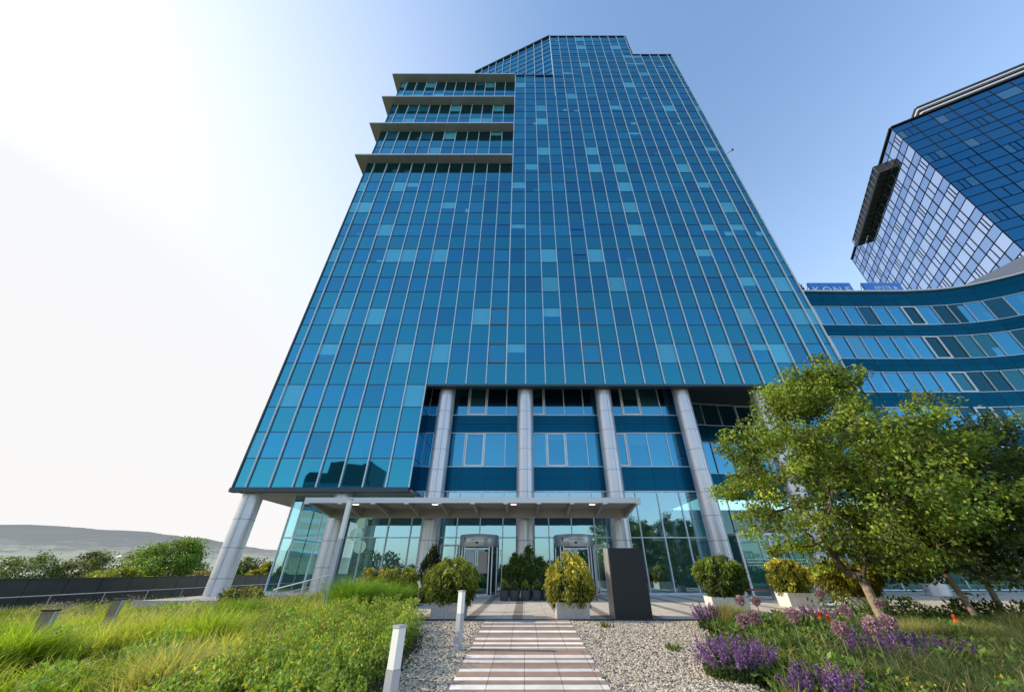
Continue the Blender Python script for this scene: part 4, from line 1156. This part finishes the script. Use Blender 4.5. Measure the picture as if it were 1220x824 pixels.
def planter(label, x, y, wd, dp, h, mat, rz=0, zb=0.0):
    t = empty('planter_box', (x,y,zb), rz, label, 'planter', 'square planters along the terrace')
    b = MB(); e = .03
    o_ = [(-wd/2+e,-dp/2+e),(wd/2-e,-dp/2+e),(wd/2-e,dp/2-e),(-wd/2+e,dp/2-e)]; u_ = [(-wd/2,-dp/2),(wd/2,-dp/2),(wd/2,dp/2),(-wd/2,dp/2)]; i_ = [(p[0]*.86,p[1]*.86) for p in u_]
    for k in range(4):
        j = (k+1) % 4
        b.face([(*o_[k],0),(*o_[j],0),(*u_[j],h),(*u_[k],h)]); b.face([(*u_[k],h),(*u_[j],h),(*i_[j],h),(*i_[k],h)]); b.face([(*i_[k],h),(*i_[j],h),(*i_[j],h-.1),(*i_[k],h-.1)])
    b.build('box', M[mat], t)
    b = MB(); b.face([(*p,h-.06) for p in i_]); b.build('earth', M['soil'], t)
GC, GT = (.045,.085,.014), (.42,.36,.05)
planter('grey stone planter box left of the striped path, holding a golden shrub', -2.43, 14.3, 1.06, 1.0, .42, 'stone')
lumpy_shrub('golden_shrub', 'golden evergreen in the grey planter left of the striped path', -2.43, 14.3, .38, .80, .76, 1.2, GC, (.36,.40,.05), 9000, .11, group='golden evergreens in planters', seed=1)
planter('grey stone planter box at the right end of the path, next to the dark monolith', 1.53, 14.3, 1.06, 1.0, .42, 'stone')
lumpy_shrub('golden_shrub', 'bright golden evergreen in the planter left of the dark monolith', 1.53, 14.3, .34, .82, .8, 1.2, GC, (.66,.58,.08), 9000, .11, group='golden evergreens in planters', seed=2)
planter('white planter box standing right of the monolith by the purple flowers', 6.95, 15.0, 1.15, 1.1, .52, 'whitestone', R(-8))
lumpy_shrub('golden_shrub', 'dark evergreen with yellowish top in the white planter before the fourth column', 6.95, 15.0, .58, .72, .72, 1.1, (.03,.058,.014), (.26,.34,.05), 8000, .11, group='golden evergreens in planters', seed=3)
planter('white planter box near the red-brown bench, second from the right', 11.55, 18.4, 1.15, 1.1, .5, 'whitestone', R(-6))
lumpy_shrub('golden_shrub', 'golden evergreen in front of the red-brown bench and green glass vestibule', 11.5, 18.4, .45, .70, .68, 1.25, GC, (.62,.55,.06), 8000, .12, group='golden evergreens in planters', seed=4)
planter('white planter box half hidden by the flower bed beside the pale tree trunk', 11.25, 14.6, 1.1, 1.1, .55, 'whitestone', R(-14))
lumpy_shrub('golden_shrub', 'yellow evergreen partly hidden behind the left branches of the tall tree', 11.2, 14.7, .5, .85, .8, 1.0, (.10,.10,.015), (.50,.46,.05), 8000, .11, group='golden evergreens in planters', seed=5)
# dark cones and pots in front of the central column
for i, (x, y, h, r_, lb) in enumerate(((-.55,22.7,1.55,.62,'dark green bushy evergreen, left one of the three before the central column'),(.15,22.9,2.0,.78,'tallest dark green conical evergreen before the central column'),(.85,22.7,1.5,.62,'dark green bushy evergreen, right one of the three before the central column'))):
    lumpy_shrub('conical_evergreen', lb, x, y, .32, r_, r_*.9, h-.15, (.03,.065,.012), (.17,.28,.04), 4200, .11, group='evergreens before the central column', shape='cone', seed=10+i)
    b = MB(); b.lathe([(.22,0),(.32,.3),(.33,.34),(.28,.34),(.27,.28)], 20, caps=True); b.build('plant_pot', M['potmat'], off=(0,0,0), label='dark pot under the %s evergreen by the central column' % ('left','tallest','right')[i], cat='pot', group='pots under the evergreens').location = (x, y, 0)
names5 = ('leftmost','second','middle','fourth','rightmost')
for i, x in enumerate((-1.03,-.5,.06,.63,1.15)):
    b = MB(); b.lathe([(.16,0),(.21,.05),(.25,.25),(.24,.42),(.25,.45),(.21,.45),(.2,.38),(.0,.38)], 24)
    b.build('plant_pot', M['potmat'], off=(0,0,0), label='round charcoal pot, %s of five in a row before the evergreens' % names5[i], cat='pot', group='row of charcoal pots').location = (x, 21.85, 0)
    lumpy_shrub('potted_plant', '%s small bright green plant in the %s charcoal pot of the row' % (('yellowish','reddish-centred','fresh','wide','low')[i], names5[i]), x, 21.85, .42, .27, .25, .36, (.07,.13,.02), (.34,.40,.06) if i != 1 else (.3,.2,.08), 700, .1, shape='cone', cat='plant', group='plants in the charcoal pots', seed=30+i)
# evergreens behind the left bed
lumpy_shrub('golden_shrub', 'low spreading yellow-green conifer behind the ornamental grass by the mast', -5.6, 18.6, -.1, 1.0, .9, 1.25, (.045,.075,.014), (.30,.32,.04), 6500, .15, group='conifers in the left bed', seed=41)
lumpy_shrub('golden_shrub', 'small golden conifer in the bed before the pavilion corner', -13.2, 20.4, -.55, .85, .8, 1.0, (.045,.07,.014), (.30,.30,.04), 4200, .13, group='conifers in the left bed', seed=42)
lumpy_shrub('conical_evergreen', 'dark green conical conifer against the lobby glass left of the entrance column', -4.6, 20.6, -.05, .75, .7, 2.0, (.016,.028,.008), (.05,.075,.02), 4000, .13, group='conifers in the left bed', shape='cone', seed=43)
lumpy_shrub('golden_shrub', 'rusty golden conifer between the mast and the dark cone', -6.9, 19.6, -.1, .85, .8, 1.45, (.05,.07,.014), (.40,.32,.04), 5000, .14, group='conifers in the left bed', seed=44)

# ---- benches by the vestibule
def bench(label, x, y, wd):
    t = empty('bench', (x,y,0), R(-4), label, 'bench', 'benches by the vestibule')
    b = MB(); b.box((-wd/2+.1,-.25,0),(-wd/2+.5,.25,.4)); b.build('support', M['whitestone'], t)
    b = MB(); b.box((wd/2-.5,-.25,0),(wd/2-.1,.25,.4)); b.build('support', M['whitestone'], t)
    b = MB()
    for k in range(4): b.box((-wd/2,-.3+k*.155,.403),(wd/2,-.165+k*.155,.47))
    b.build('seat', M['wood'], t)
bench('red-brown slatted bench left of the golden shrub by the vestibule', 12.3, 22.6, 2.4); bench('red-brown slatted bench right of the golden shrub, nearer the tree', 15.6, 22.8, 2.6)

# ---- slanted metal light panels in the left bed
for i, (x, y, lb) in enumerate(((-9.9,9.2,'leaning metal wedge light at the left of the bed, the nearer of the two'),(-11.4,12.2,'leaning metal wedge light further back in the left bed'))):
    z = float(gz(x, y)); t = empty('wedge_light', (x,y,z), R(14), lb, 'garden light', 'wedge lights in the grass')
    b = MB(); b.box((-.11,-.05,-.1),(.11,.05,.90)); b.build('plate', M['wedge'], t)
    b = MB(); b.box((-.13,-.07,.902),(.13,.07,.93)); b.build('cap', M['dark'], t)
    b = MB(); b.box((.113,-.06,-.1),(.13,.06,.898)); b.build('edge', M['alu'], t)
t = empty('spotlight', (-3.6,14.6,0), 0, 'small white garden spotlight on a thin stake at the edge of the terrace', 'spotlight')
b = MB(); b.tube([(0,0,-.05),(0,0,.85)], .012, 6); b.build('stake', M['rail'], t)
b = MB(); b.tube([(-.05,0,.98),(.06,0,.8)], [.05,.045], 10); b.build('lamp_head', M['white'], t)

# ------------------------------------------------------------------ ground cover (uncountable)
def clumps(n, xr, yr, ok=None, ypow=1.0):
    X = rng.uniform(*xr, n); Y = yr[0]+(yr[1]-yr[0])*rng.random(n)**ypow
    if ok is not None: k = ok(X, Y); X, Y = X[k], Y[k]
    return X, Y
def edgeL(y): return np.interp(y, [0,7,10.5,12.3,13.6,15,19], [-2.1,-2.1,-2.25,-2.9,-3.7,-5.5,-5.6])
def edgeR(y): return np.interp(y, [0,6,7.6,10,12.3,13.6], [2.7,3.1,3.8,4.2,5.0,5.7])
def grass_field(name, X, Y, per, h, spread, lean, width, cols, label, cat, wind=(.12,-.02), tipcol=None, kind='stuff', mat='grassm', hv=.2, key=None):
    n = len(X)*per; i = np.repeat(np.arange(len(X)), per)
    hh = (np.broadcast_to(h, (len(X),))*rng.uniform(1-hv, 1+hv, len(X)))[i]*rng.uniform(.55, 1.1, n)
    a = rng.uniform(0, 2*np.pi, n); r = np.abs(rng.normal(0, spread, n))
    bx = X[i]+np.cos(a)*r; by = Y[i]+np.sin(a)*r
    base = np.stack([bx, by, gz(bx, by)-.04], 1)
    a2 = a+rng.normal(0, .5, n); ln = np.abs(rng.normal(lean, lean*.5, n))*hh
    le = np.stack([np.cos(a2)*ln+wind[0]*hh, np.sin(a2)*ln+wind[1]*hh], 1)
    V = blades(base, hh, le, width*rng.uniform(.6, 1.3, n))
    ci = rng.integers(0, len(cols), len(X))
    if key is not None: ci = np.clip((key+1.4)/2.8*len(cols)+rng.normal(0, .7, len(X)), 0, len(cols)-1).astype(int)
    base_c = np.array(cols)[ci][i]
    C = base_c*(1+rng.normal(0, .18, (n, 1)))*(1+rng.normal(0, .05, (n, 3)))
    C6 = np.repeat(C[:, None, :], 6, 1); C6[:, :2] *= .3; C6[:, 2:4] *= .85  # shade between clumps painted in: blades darker towards the base
    if tipcol is not None:
        k = (rng.random(n) < .5)[:, None, None]; C6[:, 4:] = np.where(k, np.array(tipcol)[None, None], C6[:, 4:])
    return quads_mesh(name, V, np.clip(C6, .003, .9), M[mat], kind=kind, label=label, cat=cat)
# tall loose grass, left bed
nz = lambda x, y: np.sin(x*.9+1.3)*np.sin(y*1.1+.4)+.6*np.sin(x*2.1-y*1.4)
X, Y = clumps(3000, (-19, -2.2), (3.0, 13.5), lambda x, y: (x < edgeL(y)-.3) & (x > -2.2*y-3) & (nz(x,y) > -.5) & ~((x > -4.6) & (y < 13)) , 1.1)
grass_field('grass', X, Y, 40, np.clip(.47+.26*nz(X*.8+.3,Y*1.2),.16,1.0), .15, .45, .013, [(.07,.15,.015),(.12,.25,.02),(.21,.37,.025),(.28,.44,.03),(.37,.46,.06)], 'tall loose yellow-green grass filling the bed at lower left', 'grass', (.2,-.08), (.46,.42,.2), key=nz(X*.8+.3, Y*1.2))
X, Y = clumps(1700, (-24, -3.4), (11, 24), lambda x, y: (x < edgeL(y)-.2) & ((x < -8.5) | (y < 17)))
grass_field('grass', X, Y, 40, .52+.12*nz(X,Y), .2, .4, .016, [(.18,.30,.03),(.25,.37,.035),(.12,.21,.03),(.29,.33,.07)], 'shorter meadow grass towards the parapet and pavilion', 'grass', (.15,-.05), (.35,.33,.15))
# low leafy groundcover everywhere in the left bed
def leafy(name, X, Y, per, h, spread, size, col, label, cat, upright=.8, aspect=.45, mat='shrubm', flower=None):
    n = len(X)*per; i = np.repeat(np.arange(len(X)), per)
    f = rng.random(n)**.7; hh = (h*rng.uniform(.6, 1.2, len(X)))[i]*f if not np.isscalar(h) else (h*rng.uniform(.6,1.2,len(X)))[i]*f
    tilt = rng.normal(0, .22, (len(X), 2))[i]
    px = X[i]+rng.normal(0, spread, n)+tilt[:,0]*hh; py = Y[i]+rng.normal(0, spread, n)+tilt[:,1]*hh
    Pp = np.stack([px, py, gz(px, py)+hh], 1)
    ax = np.stack([rng.normal(0,.8,n), rng.normal(0,.8,n), upright*np.ones(n)], 1)
    V = leaves(Pp, size*rng.uniform(.6, 1.3, n), aspect, ax, .3)
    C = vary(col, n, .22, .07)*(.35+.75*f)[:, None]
    if flower is not None:
        fc, frac, ring = flower
        k = (f > ring) & (rng.random(n) < frac); C[k] = vary(fc, k.sum(), .15, .05)
    return quads_mesh(name, V, np.clip(C, .003, .9), M[mat], kind='stuff', label=label, cat=cat)
X, Y = clumps(330, (-16, -2.6), (4.5, 14), lambda x, y: (x < edgeL(y)-.5) & (x > -2.2*y-3) & (np.sin(x*1.7)+np.sin(y*1.9+x) > .3))
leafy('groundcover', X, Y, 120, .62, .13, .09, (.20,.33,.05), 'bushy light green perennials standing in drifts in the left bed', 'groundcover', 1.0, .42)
X, Y = clumps(420, (-15, -2.8), (4.0, 13.5), lambda x, y: (x < edgeL(y)-.5) & (x > -2.2*y-3) & (np.sin(x*1.3+2)+np.sin(y*1.2-x*.6) > .6))
grass_field('feather_grass', X, Y, 46, .72, .07, .5, .008, [(.34,.36,.16),(.40,.40,.20),(.28,.33,.12)], 'silvery feather grass with pale seed heads drifting through the left bed', 'grass', (.25,-.08), (.52,.48,.32))
X, Y = clumps(2200, (-19, -2.2), (3, 14), lambda x, y: (x < edgeL(y)-.15) & (x > -2.2*y-3))
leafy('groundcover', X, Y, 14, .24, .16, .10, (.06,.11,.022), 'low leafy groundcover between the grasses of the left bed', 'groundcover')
X, Y = clumps(900, (-6.8, -2.15), (4.8, 12.8), lambda x, y: (x < edgeL(y)-.15) & (x > -4.4-.12*(y-5)+.35*nz(x, y)))
leafy('flowering_groundcover', X, Y, 135, .70, .05, .058, (.20,.31,.05), 'upright leafy stems with small yellow flower whorls beside the gravel at left', 'flowering plants', .9, .4, flower=((.55,.46,.06), .10, .62))
X, Y = clumps(620, (-23, -8.5), (16, 25), lambda x, y: (nz(x*.7, y) > .1))
leafy('lavender', X, Y, 60, .60, .2, .09, (.12,.16,.07), 'grey-purple lavender drifts near the parapet', 'lavender', 1.6, .25, flower=((.26,.22,.34), .6, .72))
# ornamental grass mounds (things)
def grass_mound(label, x, y, h, n, wd, cols, lean=.55, spread=.16, name='ornamental_grass', group='ornamental grass mounds', tip=None, width=.012, wind=(.05,0)):
    o = grass_field(name, np.array([x]*8)+rng.normal(0,.08,8), np.array([y]*8)+rng.normal(0,.08,8), n//8, h, spread, lean, width, cols, label, 'grass', wind, tip, None, hv=.08)
    if 'kind' in o: del o['kind']
    o['group'] = group; return o
grass_mound('bright green arching grass mound beside the mast, the larger one', -5.35, 13.4, 1.25, 2600, 1, [(.13,.28,.025),(.19,.35,.04)], .55, .22)
grass_mound('bright green arching grass mound nearest the terrace', -4.35, 13.9, 1.1, 2200, 1, [(.13,.28,.025),(.17,.32,.04)], .5, .2)
for x, y, h, lb, cc in ((-6.6,9.6,.85,'rounded yellow-green grass mound in the middle of the left bed',[(.28,.42,.04),(.34,.46,.05)]),(-9.0,8.2,.9,'rounded yellow-green grass mound nearest the front wedge light',[(.24,.38,.03),(.30,.44,.04)]),
                        (-8.2,12.6,.8,'dark green grass mound between the mast and the back wedge light',[(.12,.24,.03),(.15,.28,.03)]),(-12.6,11.2,.8,'grass mound behind the back wedge light',[(.22,.34,.04),(.26,.38,.04)]),
                        (-5.2,6.9,.8,'pale feathery grass mound at the bottom of the left bed',[(.36,.40,.14),(.42,.44,.18)])):
    grass_mound(lb, x, y, h, 1700, 1, cc, .6, .28, width=.014, wind=(.16,-.05))
# right bed
X, Y = clumps(2600, (2.8, 19), (3.5, 13.6), lambda x, y: (x > edgeR(y)+.1) & (x < 1.7*y+2.5))
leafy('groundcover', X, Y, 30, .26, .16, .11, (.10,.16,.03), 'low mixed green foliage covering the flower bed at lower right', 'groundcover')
X, Y = clumps(800, (3.4, 18), (3.5, 13), lambda x, y: (x > edgeR(y)+.25) & (x < 1.7*y+2.5))
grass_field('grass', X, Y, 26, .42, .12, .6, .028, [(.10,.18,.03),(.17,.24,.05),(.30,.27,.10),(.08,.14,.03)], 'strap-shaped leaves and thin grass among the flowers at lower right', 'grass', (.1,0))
X, Y = clumps(260, (5.6, 14), (5.5, 11), lambda x, y: (x > edgeR(y)+1.6) & (x < 1.5*y+1.5) & (nz(x, y) > -.2))
grass_field('grass', X, Y, 60, .62, .1, .4, .008, [(.13,.17,.07),(.11,.15,.06)], 'feathery grey-green stems in the front of the right bed', 'grass', (-.25,.05))
X, Y = clumps(60, (5.2, 9), (5.2, 6.8), lambda x, y: (x > edgeR(y)+1))
leafy('flowering_groundcover', X, Y, 40, .35, .1, .06, (.10,.14,.03), 'small yellow flowers at the bottom right edge of the bed', 'flowering plants', .9, .5, flower=((.65,.52,.04), .5, .65))
X, Y = clumps(300, (8.5, 19), (9.5, 13.5), lambda x, y: (x > 9) & (y > 12.7))
leafy('groundcover', X, Y, 90, .62, .13, .12, (.09,.14,.03), 'taller leafy plants along the back of the right bed under the trees', 'groundcover')
X, Y = clumps(170, (4.4, 17), (4.6, 12.5), lambda x, y: (x > edgeR(y)+.5) & (x < 1.5*y+2))
leafy('groundcover', X, Y, 110, .36, .12, .12, (.13,.20,.045), 'scattered bushy light green plants among the flowers', 'groundcover', .9, .5)
X, Y = clumps(170, (4.2, 15), (4.4, 10), lambda x, y: (x > edgeR(y)+.4) & (x < 1.5*y+2))
grass_field('dry_stalks', X, Y, 9, .6, .1, .7, .016, [(.38,.30,.16),(.30,.22,.10),(.45,.38,.22)], 'dry straw-coloured stalks and leaves in the right bed', 'stalks', (.1,0))
def salvia(label, x, y, n, r, h, col=(.19,.10,.27)):
    z = float(gz(x, y)); t = empty('salvia_clump', (x,y,z), 0, label, 'flowers', 'purple salvia clumps')
    a = rng.uniform(0, 6.28, n); rr = r*np.sqrt(rng.random(n)); bx = np.cos(a)*rr; by = np.sin(a)*rr*.8
    hh = h*rng.uniform(.75, 1.1, n)*(1-.25*(rr/r)**2)
    le = np.stack([np.cos(a)*rr*.5+rng.normal(0,.04,n), np.sin(a)*rr*.5+rng.normal(0,.04,n)], 1)
    V = blades(np.stack([bx,by,0*bx],1), hh, le, .012, .2); quads_mesh('stem', V, vary((.06,.10,.03), n), M['grassm'], t)
    k = 46; i = np.repeat(np.arange(n), k); f = rng.uniform(.48, 1.0, n*k)
    base = np.stack([bx,by,0*bx],1)[i]; tip = base+np.stack([le[i,0]*f**1.4, le[i,1]*f**1.4, hh[i]*f-.2*.45*f*np.linalg.norm(le[i],axis=1)],1)
    tip += rng.normal(0, .016, tip.shape)*(1.25-f)[:, None]*1.5
    quads_mesh('flower_spike', leaves(tip, .034*rng.uniform(.6,1.3,n*k), .7), vary(col, n*k, .3, .14), M['petal'], t)
    m_ = n*14; a = rng.uniform(0,6.28,m_); rr = r*1.05*np.sqrt(rng.random(m_)); Pp = np.stack([np.cos(a)*rr, np.sin(a)*rr*.8, rng.uniform(.02,.5,m_)*h*(1.1-.5*rr/r)],1)
    quads_mesh('foliage', leaves(Pp, .09*rng.uniform(.6,1.2,m_), .4), vary((.055,.095,.02), m_, .25), M['shrubm'], t)
salvia('large purple salvia clump spilling onto the gravel edge', 3.75, 8.3, 110, .54, .62)
salvia('purple salvia clump cut by the bottom edge of the picture', 4.3, 6.9, 75, .42, .52)
salvia('purple salvia clump in front of the pale tree trunk', 6.7, 8.6, 80, .45, .72)
salvia('small purple salvia clump by the white planter at the terrace edge', 5.25, 12.5, 80, .36, .62)
salvia('pinkish purple salvia clump in front of the benches', 8.25, 12.6, 70, .4, .55, (.24,.13,.28))
salvia('sparse dark purple salvia clump right of the pale trunk', 8.1, 9.2, 60, .5, .5, (.09,.05,.17))
# alliums
AL = [(5.6,11.3,.62,.27),(5.95,11.2,.62,.27),(4.75,11.2,.42,.22),(8.1,11.8,.75,.28),(4.95,9.6,.42,.34),(4.6,9.4,.38,.32),(5.7,9.4,.48,.36),(5.75,8.2,.38,.33),(6.7,9.2,.56,.32),(6.2,8.0,.46,.33),(6.75,8.3,.44,.35),(9.1,11.2,.55,.28)]
ALB = ['left one of the tall pair before the benches','right one of the tall pair before the benches','low one beside the white planter','tall one in front of the yellow evergreen','fluffy one behind the big salvia clump','left of the fluffy pair behind the big salvia clump','central one over the low green leaves','lower central one beside the big salvia','upper one of the right group','front left one of the right group','front right one of the right group, faded','one just left of the pale tree trunk']
for (x, y, z, dm), lb in zip(AL, ALB):
    g0 = float(gz(x, y)); t = empty('allium', (x,y,g0), 0, 'round pink-purple allium flower, '+lb, 'flower', 'alliums')
    b = MB(); b.tube([(rng.normal(0,.04),0,0),(0,0,z-g0)], [.012,.009], 6); b.build('stem', pbr('allium_stem', (.14,.18,.06), .6) if 'alst' not in M else M['alst'], t); M['alst'] = bpy.data.materials['allium_stem']
    n = 620; d = rng.normal(size=(n,3)); d /= np.linalg.norm(d,axis=1,keepdims=True); rr = dm*.42*rng.uniform(.45,1.0,n)[:,None]
    Pp = d*rr+np.array([0,0,z-g0]); C = vary((.36,.22,.30), n, .2, .08)*(.5+.6*rr/(dm/2)); C[rng.random(n) < .12] = (.16,.18,.06)
    quads_mesh('flower_head', leaves(Pp, .045*rng.uniform(.6,1.4,n), .5, d, .5), np.clip(C,0,.9), M['petal'], t)
# pale feather grasses
for x, y, h, lb in ((5.55,12.3,.75,'pale feather grass tuft by the white planter'),(9.3,10.6,.6,'pale feather grass tuft right of the pale trunk'),(12.0,10.9,.75,'pale feather grass tuft under the crooked tree'),(10.6,10.6,.55,'pale feather grass tuft beside the orange torch flower')):
    grass_mound(lb, x, y, h, 1500, 1, [(.34,.34,.12),(.28,.30,.10),(.40,.37,.16)], .5, .14, 'feather_grass', 'pale feather grass tufts', None, .007, (.45,-.05))
# torch lilies
for x, y, z, lb in ((9.95,10.3,.28,'orange torch lily right of the tall tree trunk'),(7.3,11.0,.28,'left orange torch lily below the white planter'),(7.5,11.0,.22,'right orange torch lily below the white planter')):
    g0 = float(gz(x,y)); t = empty('torch_lily', (x,y,g0), 0, lb, 'flower', 'torch lilies')
    b = MB(); b.tube([(0,0,0),(.02,0,z-g0)], .012, 6); b.build('stem', M['alst'], t)
    n = 160; f = rng.random(n); a = rng.uniform(0,6.28,n); r_ = .035*(1-.6*f)
    Pp = np.stack([np.cos(a)*r_+.02, np.sin(a)*r_, z-g0-.03+.22*f],1); Pp[:, 2] = (Pp[:, 2]-(z-g0))*.7+z-g0; C = np.where((f < .4)[:,None], np.array([.7,.32,.05]), np.array([.65,.13,.03]))
    quads_mesh('flower_head', leaves(Pp, .05*np.ones(n), .4, np.stack([np.cos(a),np.sin(a),-.8+0*a],1), .3), C, M['petal'], t)
# weeds in gravel
for x, y, lb in ((2.35,12.7,'tiny weed tuft in the gravel nearest the terrace'),(3.3,10.2,'tiny weed tuft in the middle of the right gravel')):
    grass_mound(lb, x, y, .2, 80, 1, [(.12,.18,.03)], .6, .05, 'weed', 'weeds in the gravel', None, .02)

# ------------------------------------------------------------------ what stands behind the camera and shows only as reflections
def treeline():
    n = 46000; x = rng.uniform(-170, 170, n); k = rng.random(n)
    top = 3.0+2.0*np.sin(x*.11)+1.6*np.sin(x*.31+2)+1.0*np.sin(x*.83+1)
    Pp = np.stack([x, -62+rng.normal(0, 3, n), -4+k**.8*(top+4)], 1)
    quads_mesh('distant_trees', leaves(Pp, rng.uniform(.5, 1.1, n), .7), vary((.05,.075,.025), n, .3), M['leaf'], kind='stuff', label='line of trees mirrored low in the lobby glass', cat='trees')
treeline()
def mirrored_block(label, x, y, wd, dp, h):
    t = empty('office_block', (x,y,-4.2), 0, label, 'office building')
    b = MB(); b.box((-wd/2,-dp/2,0),(wd/2,dp/2,h)); b.box((-wd*.2,-dp/2,h+.002),(wd*.5,dp/2,h*1.12)); b.build('wall', M['parapet'], t)
    b = MB(); z = 3
    while z < h-2:
        b.face([(-wd/2+.5,dp/2+.03,z),(wd/2-.5,dp/2+.03,z),(wd/2-.5,dp/2+.03,z+1.6),(-wd/2+.5,dp/2+.03,z+1.6)], (.03,.08,.1)); z += 3.6
    b.build('window_band', M['glass2'], t)
mirrored_block('dark office block mirrored in the lowest panes of the tower facade', -72, -100, 24, 16, 37)
mirrored_block('slim dark high-rise mirrored in the lobby glass between the revolving doors', -28, -330, 17, 14, 24)

lumpy_shrub('roof_plant', 'small dark leafy plant on the wing roof, left of the rooftop sign', 34.2, 33.2, 29.3, .5, .5, 2.0, (.02,.03,.015), (.04,.06,.02), 260, .34, cat='plant', shape='cone', seed=77)
